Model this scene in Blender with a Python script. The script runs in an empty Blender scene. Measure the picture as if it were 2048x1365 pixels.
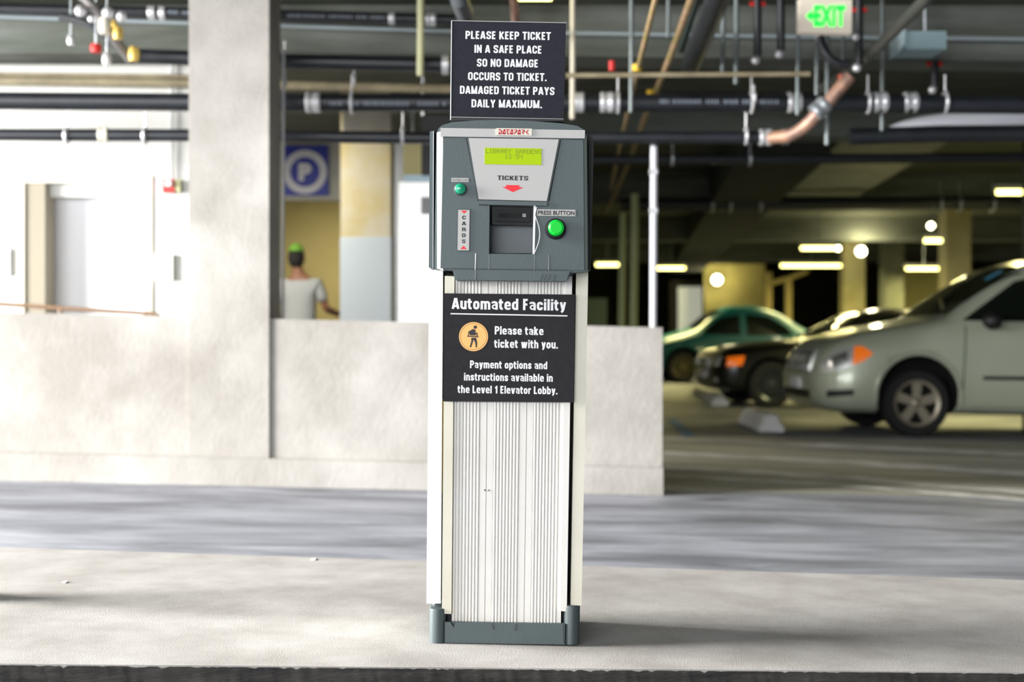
import bpy, bmesh, math, random
from mathutils import Vector, Matrix
random.seed(7)
SC = bpy.context.scene
COL = SC.collection
R = math.radians
# ------------------------------------------------------------------ camera, world, lights, exposure
F = 2844.44; CX = 1024.0; CY = 665.0; HC = 0.95; S = 0.023          # S: fall of the floor to the right
cam = bpy.data.objects.new('camera', bpy.data.cameras.new('camera'))
COL.objects.link(cam); SC.camera = cam
cam.location = (0, 0, HC); cam.rotation_euler = (R(90), 0, 0)
cam.data.sensor_width = 36; cam.data.lens = 50
cam.data.shift_y = (665 - 682.5) / 2048
cam.data.clip_end = 200
cam.data.dof.use_dof = True; cam.data.dof.focus_distance = 3.52; cam.data.dof.aperture_fstop = 2.6
W = bpy.data.worlds.new('World'); SC.world = W; W.use_nodes = True
W.node_tree.nodes['Background'].inputs[0].default_value = (0.86, 0.93, 1.0, 1)
W.node_tree.nodes['Background'].inputs[1].default_value = 0.17
def area(name, loc, rot, sx, sy, power, col):
    l = bpy.data.lights.new(name, 'AREA'); l.shape = 'RECTANGLE'; l.size = sx; l.size_y = sy
    l.energy = power; l.color = col
    o = bpy.data.objects.new(name, l); COL.objects.link(o); o.location = loc; o.rotation_euler = rot
    return o
area('entrance_daylight', (-13.2, 3.3, 4.0), (0, R(-86), 0), 6.0, 6.6, 8800, (1, .98, .95))
area('street_daylight', (-9.0, -15.0, 3.6), (R(88), 0, R(-24)), 15, 5.5, 2700, (.97, .985, 1))
SC.view_settings.view_transform = 'Standard'; SC.view_settings.look = 'None'
SC.view_settings.exposure = 0.35; SC.view_settings.gamma = 1
SC.view_settings.use_curve_mapping = False

# ------------------------------------------------------------------ helpers
def P(px, py, d): return Vector(((px - CX) * d / F, d, HC - (py - CY) * d / F))
def FP(px, py, zt=0.0):            # point on the sloping floor (raised by zt)
    d = F * (HC - zt) / ((py - CY) - S * (px - CX)); return P(px, py, d)
def fz(x): return -S * x
def lin(c): return tuple(((v / 255) / 12.92 if v / 255 <= .04045 else ((v / 255 + .055) / 1.055) ** 2.4) for v in c)
MATS = {}
def mat(name, rgb, rough=.6, metal=0, var=0, scale=6, stretch=(1, 1, 1), bump=0, rgb2=None, emit=0, coat=0, spec=.5, detail=6, bscale=None):
    m = bpy.data.materials.new(name); m.use_nodes = True; nt = m.node_tree; b = nt.nodes['Principled BSDF']
    c = lin(rgb); b.inputs['Roughness'].default_value = rough; b.inputs['Metallic'].default_value = metal
    b.inputs['Base Color'].default_value = (*c, 1); b.inputs['Coat Weight'].default_value = coat
    b.inputs['Coat Roughness'].default_value = .08; b.inputs['Specular IOR Level'].default_value = spec
    if emit:
        b.inputs['Emission Color'].default_value = (*c, 1); b.inputs['Emission Strength'].default_value = emit
    if var or bump or rgb2:
        tc = nt.nodes.new('ShaderNodeTexCoord'); mp = nt.nodes.new('ShaderNodeMapping'); mp.inputs['Scale'].default_value = stretch
        nt.links.new(tc.outputs['Object'], mp.inputs[0])
        n = nt.nodes.new('ShaderNodeTexNoise'); n.inputs['Scale'].default_value = scale; n.inputs['Detail'].default_value = detail
        n.inputs['Roughness'].default_value = .6
        nt.links.new(mp.outputs[0], n.inputs['Vector'])
        cr = nt.nodes.new('ShaderNodeValToRGB'); cr.color_ramp.elements[0].position = .35; cr.color_ramp.elements[1].position = .68
        c2 = lin(rgb2) if rgb2 else tuple(v * (1 - var) for v in c)
        cr.color_ramp.elements[0].color = (*c2, 1); cr.color_ramp.elements[1].color = (*c, 1)
        nt.links.new(n.outputs[0], cr.inputs[0]); nt.links.new(cr.outputs[0], b.inputs['Base Color'])
        if bump:
            n2 = nt.nodes.new('ShaderNodeTexNoise'); n2.inputs['Scale'].default_value = bscale or scale * 12; n2.inputs['Detail'].default_value = 4
            nt.links.new(mp.outputs[0], n2.inputs['Vector'])
            bp = nt.nodes.new('ShaderNodeBump'); bp.inputs['Strength'].default_value = bump; bp.inputs['Distance'].default_value = .01
            nt.links.new(n2.outputs[0], bp.inputs['Height']); nt.links.new(bp.outputs[0], b.inputs['Normal'])
    MATS[name] = m; return m

def mesh_obj(name, bm, m, parent=None, smooth=False, loc=None):
    bmesh.ops.recalc_face_normals(bm, faces=bm.faces)
    me = bpy.data.meshes.new(name); bm.to_mesh(me); bm.free()
    for k in (m if isinstance(m, (list, tuple)) else [m]): me.materials.append(k)
    if smooth:
        for p in me.polygons: p.use_smooth = True
        if smooth != 'all':
            me.set_sharp_from_angle(angle=R(38))
    o = bpy.data.objects.new(name, me); COL.objects.link(o)
    if parent: o.parent = parent
    if loc is not None: o.location = loc
    return o
def tag(o, label=None, cat=None, group=None, kind=None):
    if label: o['label'] = label
    if cat: o['category'] = cat
    if group: o['group'] = group
    if kind: o['kind'] = kind
    return o
def empty(name, loc, label, cat, group=None, rot=(0, 0, 0)):
    o = bpy.data.objects.new(name, None); COL.objects.link(o); o.location = loc; o.rotation_euler = rot
    o.empty_display_size = .1
    return tag(o, label, cat, group)
def box(bm, x0, x1, y0, y1, z0, z1, mi=0):
    v = [bm.verts.new(p) for p in ((x0, y0, z0), (x1, y0, z0), (x1, y1, z0), (x0, y1, z0), (x0, y0, z1), (x1, y0, z1), (x1, y1, z1), (x0, y1, z1))]
    for f in ((0, 3, 2, 1), (4, 5, 6, 7), (0, 1, 5, 4), (1, 2, 6, 5), (2, 3, 7, 6), (3, 0, 4, 7)):
        bm.faces.new([v[i] for i in f]).material_index = mi
    return v
def bevel(bm, w, seg=2, ang=30):
    es = [e for e in bm.edges if len(e.link_faces) == 2 and e.calc_face_angle(0) > R(ang)]
    bmesh.ops.recalc_face_normals(bm, faces=bm.faces)
    bmesh.ops.bevel(bm, geom=es, offset=w, segments=seg, affect='EDGES', profile=.6, clamp_overlap=True)
def B(): return bmesh.new()
def bbox(x0, x1, y0, y1, z0, z1, bev=0, seg=2):
    bm = B(); box(bm, x0, x1, y0, y1, z0, z1)
    if bev: bevel(bm, bev, seg)
    return bm
def prism(bm, pts, vec):           # planar outline swept along vec
    a = [bm.verts.new(p) for p in pts]; b = [bm.verts.new(Vector(p) + Vector(vec)) for p in pts]
    n = len(a); bm.faces.new(a); bm.faces.new(b[::-1])
    for i in range(n): bm.faces.new([a[i], b[i], b[(i + 1) % n], a[(i + 1) % n]])
    return bm
def prism_y(pts2, y0, y1, bev=0, seg=2):
    bm = B(); prism(bm, [(x, y0, z) for x, z in pts2], (0, y1 - y0, 0))
    if bev: bevel(bm, bev, seg)
    return bm
def ring(bm, c, u, v, r, n, ry=None):
    return [bm.verts.new(c + u * r * math.cos(2 * math.pi * i / n) + v * (ry or r) * math.sin(2 * math.pi * i / n)) for i in range(n)]
def tube(bm, pts, r, n=12, radii=None, caps=True):
    pts = [Vector(p) for p in pts]; prev = None; u = None
    for i, p in enumerate(pts):
        t = (pts[min(i + 1, len(pts) - 1)] - pts[max(i - 1, 0)]).normalized()
        if u is None:
            u = t.cross(Vector((0, 0, 1)))
            if u.length < .1: u = t.cross(Vector((1, 0, 0)))
            u.normalize()
        else: u = (u - t * u.dot(t)).normalized()
        v = t.cross(u); rg = ring(bm, p, u, v, radii[i] if radii else r, n)
        if prev:
            for k in range(n): bm.faces.new([prev[k], prev[(k + 1) % n], rg[(k + 1) % n], rg[k]])
        elif caps: bm.faces.new(rg[::-1])
        prev = rg
    if caps: bm.faces.new(prev)
    return bm
def smooth_pts(pts, it=2):
    pts = [Vector(p) for p in pts]
    for _ in range(it):
        q = [pts[0]]
        for a, b in zip(pts, pts[1:]): q += [a * .75 + b * .25, a * .25 + b * .75]
        pts = q + [pts[-1]]
    return pts
def lathe(bm, prof, origin=(0, 0, 0), axis='y', n=28, mi=0):   # prof: (radius, along)
    o = Vector(origin); A = {'x': Vector((1, 0, 0)), 'y': Vector((0, 1, 0)), 'z': Vector((0, 0, 1))}[axis]
    u = Vector((0, 0, 1)) if axis != 'z' else Vector((1, 0, 0)); v = A.cross(u)
    prev = None
    for r, a in prof:
        c = o + A * a
        rg = [bm.verts.new(c)] if r < 1e-6 else ring(bm, c, u, v, r, n)
        if prev:
            for k in range(n):
                k2 = (k + 1) % n
                if len(prev) == 1 and len(rg) > 1: f = [prev[0], rg[k2], rg[k]]
                elif len(rg) == 1 and len(prev) > 1: f = [prev[k], prev[k2], rg[0]]
                elif len(rg) > 1: f = [prev[k], prev[k2], rg[k2], rg[k]]
                else: continue
                bm.faces.new(f).material_index = mi
        prev = rg
    return bm
def cut(o, cbm, mats=None):        # boolean difference, applied to the mesh
    cm = bpy.data.meshes.new('c'); bmesh.ops.recalc_face_normals(cbm, faces=cbm.faces); cbm.to_mesh(cm); cbm.free()
    for k in o.data.materials: cm.materials.append(k)
    c = bpy.data.objects.new('c', cm); COL.objects.link(c)
    if o.parent: c.parent = o.parent
    md = o.modifiers.new('b', 'BOOLEAN'); md.operation = 'DIFFERENCE'; md.object = c; md.solver = 'EXACT'
    bpy.context.view_layer.update(); dg = bpy.context.evaluated_depsgraph_get()
    me = bpy.data.meshes.new_from_object(o.evaluated_get(dg)); o.modifiers.clear(); old = o.data; o.data = me
    me.name = old.name; bpy.data.objects.remove(c); bpy.data.meshes.remove(cm)
def text_bm(bm, s, x0, x1, zbase, y, cap=None, bold=0.0, depth=.0006, spacing=1.0, rot90=False, mi=0):
    cu = bpy.data.curves.new('t', 'FONT'); cu.body = s; cu.size = 1; cu.offset = bold; cu.space_character = spacing; cu.resolution_u = 3
    o = bpy.data.objects.new('t', cu); COL.objects.link(o); bpy.context.view_layer.update()
    dg = bpy.context.evaluated_depsgraph_get(); me = bpy.data.meshes.new_from_object(o.evaluated_get(dg))
    xs = [v.co.x for v in me.vertices]; a, b = min(xs), max(xs)
    capn = 0.73 + 2 * bold; base0 = -bold
    sx = (x1 - x0) / (b - a); sz = cap / capn if cap else sx
    off = len(bm.verts); vs = [bm.verts.new((x0 + (v.co.x - a) * sx, y, zbase + (v.co.y - base0) * sz)) for v in me.vertices]
    for p in me.polygons:
        try: bm.faces.new([vs[i] for i in p.vertices]).material_index = mi
        except ValueError: pass
    bpy.data.objects.remove(o); bpy.data.curves.remove(cu); bpy.data.meshes.remove(me)
def part(name, bm, m, parent, smooth=False, label=None, kind=None):
    o = mesh_obj(name, bm, m, parent, smooth)
    if label: o['label'] = label
    if kind: o['kind'] = kind
    return o

# ------------------------------------------------------------------ materials
conc = mat('pale_concrete', (206, 202, 197), .85, scale=3, rgb2=(168, 164, 158), bump=.25, bscale=60)
conc_wall = mat('cast_concrete', (170, 167, 162), .85, scale=1.6, rgb2=(138, 134, 128), bump=.3, bscale=45, detail=10)
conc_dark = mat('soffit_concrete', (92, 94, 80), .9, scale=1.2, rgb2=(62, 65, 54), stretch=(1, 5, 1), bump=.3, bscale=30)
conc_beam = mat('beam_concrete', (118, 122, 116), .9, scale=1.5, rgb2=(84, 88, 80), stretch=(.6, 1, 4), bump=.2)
kerbtop = mat('kerb_concrete', (178, 175, 171), .9, scale=5, rgb2=(154, 150, 145), bump=.22, bscale=320, detail=12)
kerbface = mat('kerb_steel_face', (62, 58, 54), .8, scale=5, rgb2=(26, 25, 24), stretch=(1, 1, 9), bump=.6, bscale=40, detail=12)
white_wall = mat('white_painted_wall', (222, 222, 217), .8, scale=1, rgb2=(212, 212, 207))
beige_wall = mat('beige_wall', (168, 158, 116), .8, scale=1, rgb2=(154, 142, 98))
black_pipe = mat('black_cast_iron', (30, 34, 40), .4, scale=8, rgb2=(20, 23, 28), spec=.6)
steel = mat('galvanised_steel', (190, 196, 200), .38, .7, scale=20, rgb2=(160, 166, 170))
steel_light = mat('bright_coupling', (225, 225, 228), .3, .5)
tan_pipe = mat('tan_pipe', (150, 140, 112), .6, scale=6, rgb2=(120, 110, 88))
rust = mat('rusty_conduit', (176, 140, 118), .6, .1, scale=9, rgb2=(130, 122, 60))
copper = mat('copper_pipe', (196, 150, 122), .45, .3, scale=7, rgb2=(120, 98, 92))
red = mat('red_paint', (196, 36, 30), .5)
rubber = mat('tyre_rubber', (34, 34, 35), .8, scale=30, rgb2=(26, 26, 27))
darkhole = mat('black_void', (10, 10, 10), .9)

def lane_material():
    m = bpy.data.materials.new('lane_asphalt'); m.use_nodes = True; nt = m.node_tree; b = nt.nodes['Principled BSDF']; L = nt.links.new
    tc = nt.nodes.new('ShaderNodeTexCoord'); mp = nt.nodes.new('ShaderNodeMapping'); mp.inputs['Scale'].default_value = (.55, 1.9, 1)
    mp.inputs['Rotation'].default_value = (0, 0, R(4)); L(tc.outputs['Object'], mp.inputs[0])
    n = nt.nodes.new('ShaderNodeTexNoise'); n.inputs['Scale'].default_value = 1.7; n.inputs['Detail'].default_value = 9; n.inputs['Roughness'].default_value = .62
    n.inputs['Distortion'].default_value = .6; L(mp.outputs[0], n.inputs['Vector'])
    cr = nt.nodes.new('ShaderNodeValToRGB'); e = cr.color_ramp.elements; e[0].position = .36; e[1].position = .66
    e[0].color = (*lin((102, 104, 112)), 1); e[1].color = (*lin((166, 168, 178)), 1)
    k = e.new(.5); k.color = (*lin((134, 137, 146)), 1)
    L(n.outputs[0], cr.inputs[0]); L(cr.outputs[0], b.inputs['Base Color'])
    b.inputs['Roughness'].default_value = .55
    n2 = nt.nodes.new('ShaderNodeTexNoise'); n2.inputs['Scale'].default_value = 120; L(tc.outputs['Object'], n2.inputs['Vector'])
    bp = nt.nodes.new('ShaderNodeBump'); bp.inputs['Strength'].default_value = .25; bp.inputs['Distance'].default_value = .006
    L(n2.outputs[0], bp.inputs['Height']); L(bp.outputs[0], b.inputs['Normal'])
    return m
lane = lane_material()

# ------------------------------------------------------------------ setting
CEIL = 3.15
bm = B()
v = [bm.verts.new((x, y, fz(x))) for x, y in ((-14, -3), (22, -3), (22, 50), (-14, 50))]
bm.faces.new(v); r = bmesh.ops.extrude_face_region(bm, geom=bm.faces[:])
for g in r['geom']:
    if isinstance(g, bmesh.types.BMVert): g.co.z -= .15
tag(mesh_obj('floor', bm, lane), kind='structure')
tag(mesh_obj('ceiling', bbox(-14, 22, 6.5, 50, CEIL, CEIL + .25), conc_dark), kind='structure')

slabm = mat('garage_slab_lightened', (188, 185, 170), .7, scale=1.6, rgb2=(126, 126, 110), stretch=(.25, 2.2, 1), bump=.1, detail=9)  # separate concrete slab; its paler colour also stands in for missing light
bm = B(); xs0 = X0_ = (1322 - CX) * 8.5 / F
prism(bm, [(xs0, 8.75, fz(xs0) - .02), (22, 8.75, fz(22) - .02), (22, 8.75, fz(22) + .003), (xs0, 8.75, fz(xs0) + .003)], (-.9, 34, 0))
tag(mesh_obj('floor_slab', bm, slabm), kind='structure')
# raised kerb island in the foreground
ZK = .17
pts = [FP(-700, 1073, ZK), FP(2750, 1183, ZK), FP(2750, 1351, ZK), FP(-700, 1322.5, ZK)]
bm = B(); top = pts; bot = [Vector((p.x, p.y, fz(p.x) - .002)) for p in pts]
# top face with a fine lip, separate front face material
vt = [bm.verts.new(p) for p in top]; vb = [bm.verts.new(p) for p in bot]
bm.faces.new(vt)
for i in range(4):
    f = bm.faces.new([vt[i], vb[i], vb[(i + 1) % 4], vt[(i + 1) % 4]])
bevel(bm, .012, 2)
tag(mesh_obj('kerb_island', bm, kerbtop), kind='structure')
# dark edging of the kerb's front face, in three lengths
A, Bp = FP(-700, 1322.5, ZK), FP(2750, 1351, ZK)
dirv = (Bp - A); nrm = Vector((dirv.y, -dirv.x, 0)).normalized()
bm = B(); rr = random.Random(4)
N = 420; rows = 5; grid = []
for i in range(N + 1):
    t = i / N; p = A.lerp(Bp, t); g = []
    for j in range(rows + 1):
        zz = p.z - .003 - j * .032
        off = .004 + (rr.random() ** 3 * .004 if j else -.002 + rr.random() * .001)
        g.append(bm.verts.new(p + nrm * off + Vector((0, 0, (zz - p.z) - (rr.random() ** 8 * .006 if j == 0 else 0)))))
    grid.append(g)
for i in range(N):
    for j in range(rows): bm.faces.new([grid[i][j], grid[i + 1][j], grid[i + 1][j + 1], grid[i][j + 1]])
back = [[bm.verts.new(g[0].co - nrm * .012), bm.verts.new(g[-1].co - nrm * .012)] for g in (grid[0], grid[-1])]
tag(mesh_obj('kerb_edging', bm, kerbface, smooth='all'), kind='structure')

# white lobby wall with a door recess
DW = 10.0
def X_(px, d): return (px - CX) * d / F
def Z_(py, d): return HC - (py - CY) * d / F
def wall_box(name, px0, px1, d0, d1, z0, z1, m, bev=0):
    return tag(mesh_obj(name, bbox(X_(px0, d0), X_(px1, d0), d0, d1, z0, z1, bev), m), kind='structure')
bm = B(); xd0, xd1, zd = X_(50, DW), X_(291, DW), Z_(366, DW)
box(bm, -12, xd0, DW, DW + .3, -.3, CEIL); box(bm, xd1, X_(400, DW), DW, DW + .3, -.3, CEIL)
box(bm, xd0, xd1, DW, DW + .3, zd, CEIL)
tag(mesh_obj('wall_left', bm, white_wall), kind='structure')
door = tag(mesh_obj('door_1', bbox(xd0 + .01, xd1 - .01, DW + .22, DW + .27, 0, zd - .01, .004), mat('white_door_leaf', (242, 242, 246), .5)), kind='structure')
fr = B()
box(fr, xd0 - .05, xd0, DW - .015, DW, 0, zd + .05); box(fr, xd1, xd1 + .05, DW - .015, DW, 0, zd + .05); box(fr, xd0, xd1, DW - .015, DW, zd, zd + .05)
part('door_frame', fr, mat('door_frame_paint', (216, 212, 196), .6), door)
part('door_jamb', bbox(xd0, xd0 + .14, DW + .002, DW + .2, 0, zd), mat('door_jamb_paint', (150, 142, 124), .6), door)
part('door_head', bbox(xd0 + .14, xd1, DW + .08, DW + .2, zd - .09, zd - .001, .003), white_wall, door)
# concrete column, low parapet walls
DB = 8.5
colx0, colx1 = X_(379, DB), X_(539, DB)
tag(mesh_obj('concrete_column', bbox(colx0, colx1, DB - .02, DB + .40, fz(colx1) - .02, CEIL, .032, 1), conc_wall), kind='structure')
def parapet(name, pxa, pxb, pya, pyb, d0, th, bev=.02):
    xa, xb = X_(pxa, d0), X_(pxb, d0); za, zb = Z_(pya, d0), Z_(pyb, d0)
    bm = B(); prism(bm, [(xa, d0, fz(xa) - .01), (xb, d0, fz(xb) - .01), (xb, d0, zb), (xa, d0, za)], (0, th, 0)); bevel(bm, bev, 3)
    return tag(mesh_obj(name, bm, conc_wall, smooth=True), kind='structure')
parapet('parapet_wall', -900, 378, 604, 634, DB, .25)
parapet('parapet_wall', 535, 1325, 638, 655.5, DB, .25)
bm = B(); xa, xb = X_(-900, DB - .05), X_(1326, DB - .05)
prism(bm, [(xa, DB - .06, fz(xa) - .01), (xb, DB - .06, fz(xb) - .01), (xb, DB - .06, fz(xb) + .165), (xa, DB - .06, fz(xa) + .165)], (0, .055, 0)); bevel(bm, .02, 2)
tag(mesh_obj('parapet_footing', bm, conc_wall, smooth=True), kind='structure')
# transverse beam in front and others deeper
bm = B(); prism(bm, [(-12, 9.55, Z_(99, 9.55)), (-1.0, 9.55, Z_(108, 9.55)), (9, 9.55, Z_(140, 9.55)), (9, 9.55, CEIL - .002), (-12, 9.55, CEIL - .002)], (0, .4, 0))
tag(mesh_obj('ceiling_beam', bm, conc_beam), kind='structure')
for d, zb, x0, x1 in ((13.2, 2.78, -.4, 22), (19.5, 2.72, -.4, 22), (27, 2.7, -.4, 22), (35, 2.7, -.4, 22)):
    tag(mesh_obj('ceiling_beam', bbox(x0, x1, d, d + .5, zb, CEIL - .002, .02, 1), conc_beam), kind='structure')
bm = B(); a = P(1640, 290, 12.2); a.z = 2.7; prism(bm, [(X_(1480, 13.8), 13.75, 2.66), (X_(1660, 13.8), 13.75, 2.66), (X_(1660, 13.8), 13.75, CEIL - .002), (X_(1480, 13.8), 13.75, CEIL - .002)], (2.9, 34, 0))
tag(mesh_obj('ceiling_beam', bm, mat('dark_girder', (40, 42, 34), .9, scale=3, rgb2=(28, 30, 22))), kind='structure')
# rear walls
wr = mat('rear_wall_lit', (150, 140, 84), .85, scale=1, rgb2=(118, 110, 62))  # yellow lamplight is mixed into this wall colour
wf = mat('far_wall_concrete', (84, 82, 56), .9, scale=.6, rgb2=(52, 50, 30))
DL = 16.2
bm = B(); ox0, ox1, oz = X_(555, DL), X_(684, DL), Z_(398, DL)
box(bm, -6, ox0, DL, DL + .3, -.3, CEIL); box(bm, ox1, -.4, DL, DL + .3, -.3, CEIL); box(bm, ox0, ox1, DL, DL + .3, oz, CEIL)
tag(mesh_obj('wall_back', bm, mat('grey_white_wall', (206, 204, 196), .8, scale=1, rgb2=(192, 190, 180))), kind='structure')
tag(mesh_obj('wall_left', bbox(-6.3, -6, DW + .3, 21, -.3, CEIL), white_wall), kind='structure')
tag(mesh_obj('wall_back', bbox(-6, -.4, 20.5, 20.8, -.3, CEIL), beige_wall), kind='structure')
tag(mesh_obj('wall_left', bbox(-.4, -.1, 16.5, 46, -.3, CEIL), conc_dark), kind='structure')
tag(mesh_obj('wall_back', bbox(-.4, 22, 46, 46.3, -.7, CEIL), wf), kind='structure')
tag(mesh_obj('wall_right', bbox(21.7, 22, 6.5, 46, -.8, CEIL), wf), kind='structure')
# wall blocks by far lamp and behind the van, lamplight put into their colour
tag(mesh_obj('wall_back', bbox(X_(1408, 40), X_(1530, 40), 40, 40.3, -.4, Z_(528, 40), ), wr), kind='structure')
tag(mesh_obj('wall_back', bbox(X_(1806, 34), X_(1990, 34), 34, 34.3, -.4, Z_(543, 34)), mat('yellow_lit_wall', (226, 214, 140), .8)), kind='structure')
# columns deeper in the garage
def column(px0, px1, d, m, label=None):
    tag(mesh_obj('concrete_column', bbox(X_(px0, d), X_(px1, d), d, d + .45, fz(X_(px0, d)) - .05, CEIL - .002, .02, 1), m), kind='structure')
colm = mat('lit_column', (206, 196, 150), .8, scale=2, rgb2=(180, 170, 120))  # lamplight yellow put into the column colour
column(1893, 1942, 24, colm); column(1688, 1730, 32, colm); column(1770, 1808, 29, conc_dark); column(2075, 2160, 15, conc_dark)
# pillar beside the lobby, lower half painted pale blue
xp0, xp1 = X_(681, 13), X_(781, 13); zp = Z_(474, 13)
tag(mesh_obj('concrete_column', bbox(xp0, xp1, 13, 13.45, zp, CEIL - .002, .015, 1), mat('stained_concrete', (214, 208, 190), .85, scale=4, rgb2=(206, 190, 140))), kind='structure')
tag(mesh_obj('column_base', bbox(xp0 - .004, xp1 + .004, 12.996, 13.454, -.05, zp, .01, 1), mat('pale_blue_paint', (206, 216, 224), .6)), kind='structure')
tag(mesh_obj('column_header', bbox(X_(686, 12.7), X_(782, 12.7), 12.7, 12.99, Z_(260, 12.7), Z_(222, 12.7), .01, 1), conc_wall), kind='structure')
# ------------------------------------------------------------------ ticket machine
D0 = 3.555; LEAN = R(.85)
root0 = Vector((X_(1007, D0), D0, 0)); root0.z = ZK + fz(root0.x) + .001
TM = empty('ticket_machine', root0, 'white ribbed ticket dispenser with grey head and green buttons on the concrete kerb', 'ticket machine', rot=(0, LEAN, 0))
cl, sl = math.cos(LEAN), math.sin(LEAN)
def m2(px, py, dy=0.0):
    d = D0 + dy; wx = (px - CX) * d / F - root0.x; wz = HC - (py - CY) * d / F - root0.z
    return (wx * cl - wz * sl, wx * sl + wz * cl)
def M(px, py, dy=0.0):
    x, z = m2(px, py, dy); return Vector((x, dy, z))
def poly(pts, dy, dy1, bev=0, seg=2): return prism_y([m2(a, b, dy) for a, b in pts], dy, dy1, bev, seg)
def rect(x0, y0, x1, y1, dy, dy1, bev=0, seg=2):
    s = .0148
    return poly([(x0, y0), (x1, y0 + (x1 - x0) * s), (x1 - (y1 - y0) * s, y1 + (x1 - x0) * s), (x0 - (y1 - y0) * s, y1)], dy, dy1, bev, seg)
ribw = mat('ivory_rib_plastic', (222, 220, 216), .45, scale=3, rgb2=(212, 209, 202))
ivory = mat('ivory_cover_plastic', (214, 211, 196), .5, scale=3, rgb2=(200, 196, 178))
grey = mat('slate_grey_plastic', (74, 86, 88), .5, scale=5, rgb2=(68, 79, 81), bump=.04, bscale=300, stretch=(1, 1, .4))
greyd = mat('dark_slate_plastic', (58, 68, 70), .5)
silver = mat('light_silver_plate', (174, 172, 170), .5)
navy = mat('black_navy_placard', (33, 34, 45), .7, scale=60, rgb2=(28, 29, 38), spec=.25)
blk = mat('charcoal_placard', (36, 36, 38), .75, scale=60, rgb2=(30, 30, 32), spec=.25)
whitep = mat('white_print', (220, 220, 222), .6); blackp = mat('black_print', (34, 34, 36), .6); redp = mat('red_print', (220, 34, 44), .6)
black = mat('gloss_black', (10, 11, 12), .5, spec=.3)

# core and ribbed front
part('cabinet_core', poly([(893, 548), (1141, 550), (1133, 1262), (893, 1262)], .014, .30), mat('black_core', (16, 16, 20), .7), TM)
def rib_x(u, py):      # u measured in px at y 1150
    t = (py - 560) / (1245 - 560); c0, c1 = 1018, 1009.5 ; base = 1009.9
    k = (1 + .0205 * (1 - t)); c = 1017.0 + (1008.6 - 1017.0) * t
    return c + (u - base) * k
prof = []
def addp(x, h): prof.append((x, h))
addp(904.5, .004)
def ribs(a, b, n):
    w = (b - a) / n
    for i in range(n):
        x = a + i * w
        addp(x + w * .02, .0026); addp(x + w * .10, .0004); addp(x + w * .30, -.0008); addp(x + w * .62, -.0008); addp(x + w * .82, .0004); addp(x + w * .90, .0026)
ribs(905, 957.5, 8); addp(957.8, .0002); addp(970.0, .0002); addp(970.4, .004); addp(970.9, .004); addp(971.3, .0002); addp(983.8, .0002)
ribs(984, 1035.5, 8); addp(1036, .0002); addp(1048.6, .0002); addp(1049, .004); addp(1049.5, .004); addp(1049.9, .0002); addp(1062, .0002)
ribs(1062.5, 1114, 8); addp(1114.5, .0002); addp(1123, .0002)
bm = B(); pr = None
for x, h in prof:
    a = M(rib_x(x, 552), 552, 0); b = M(rib_x(x, 1250), 1250, 0); a.y = b.y = h
    a2, b2 = a.copy(), b.copy(); a2.y = b2.y = .013
    q = [bm.verts.new(t) for t in (a, b, b2, a2)]
    if pr:
        for i in range(4): bm.faces.new([pr[i], pr[(i + 1) % 4], q[(i + 1) % 4], q[i]])
    else: bm.faces.new(q)
    pr = q
bm.faces.new(pr[::-1])
part('ribbed_front_panel', bm, ribw, TM)
def strip(name, xa, xb, y0, y1, dy, dy1, m, bev, label=None):
    return part(name, poly([(rib_x(xa, y0), y0), (rib_x(xb, y0), y0 + 1), (rib_x(xb, y1), y1 + 1), (rib_x(xa, y1), y1)], dy, dy1, bev, 4), m, TM, True, label)
strip('edge_strip', 884.8, 904, 552, 1228, -.006, .02, ivory, .005)
strip('edge_strip', 1121.5, 1134.5, 552, 1223, -.007, .02, ribw, .004)
part('screw', lathe(B(), [(0, -.003), (.0016, -.003), (.002, 0)], M(969.5, 981), 'y', 10), blackp, TM)
part('screw', lathe(B(), [(0, -.003), (.0012, -.003), (.0016, 0)], M(977.5, 981), 'y', 10), blackp, TM)
part('side_cover', poly([(858, 540), (886, 540), (881.5, 1208), (852.8, 1208)], -.004, .30, .009, 4), mat('white_side_cover', (232, 232, 228), .5), TM, True)
part('side_cover', poly([(1152.5, 545), (1176.5, 545), (1163, 1212), (1141.2, 1212)], -.004, .30, .008, 4), ivory, TM, True, 'beige side cover')
part('cable', tube(B(), [M(885.8, 800, .01), M(884.2, 900, .01), M(882.6, 988, .01)], .003, 8), mat('mustard_cable', (196, 160, 20), .5), TM, True, 'mustard yellow cable in the side gap')
part('cable', tube(B(), [M(882.8, 990, .012), M(881.5, 1100, .012), M(880.8, 1200, .012)], .0022, 8), black, TM, True)
part('bolt', lathe(B(), [(0, -.02), (.009, -.02), (.011, -.012), (.011, 0), (.006, .003), (.006, .02)], M(869.5, 1214, .05), 'z', 12), steel, TM)
# base
def foot(pa, pb, ptop, pbot):
    x0 = m2(pa, pbot, -.01)[0]; x1 = m2(pb, pbot, -.01)[0]; z0 = m2(pa, pbot, -.01)[1]; z1 = m2(pa, ptop, -.01)[1]; z0 = max(z0, .0005)
    r = (x1 - x0) / 2; cx = (x0 + x1) / 2; pts = [(cx + r * math.cos(t), .004 - r * .9 * math.sin(t), z0) for t in [math.pi * k / 14 for k in range(15)]] + [(x0, .30, z0), (x1, .30, z0)]
    bm = B(); prism(bm, pts, (0, 0, z1 - z0)); es = [e for e in bm.edges if abs(e.verts[0].co.z - e.verts[1].co.z) < 1e-6 and e.verts[0].co.z > z1 - .001]
    bmesh.ops.recalc_face_normals(bm, faces=bm.faces); bmesh.ops.bevel(bm, geom=es, offset=.005, segments=3, affect='EDGES', profile=.6, clamp_overlap=True)
    return bm
base = part('base_plinth', rect(890, 1245, 1130, 1286.5, -.012, .30, .003), grey, TM)
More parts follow.
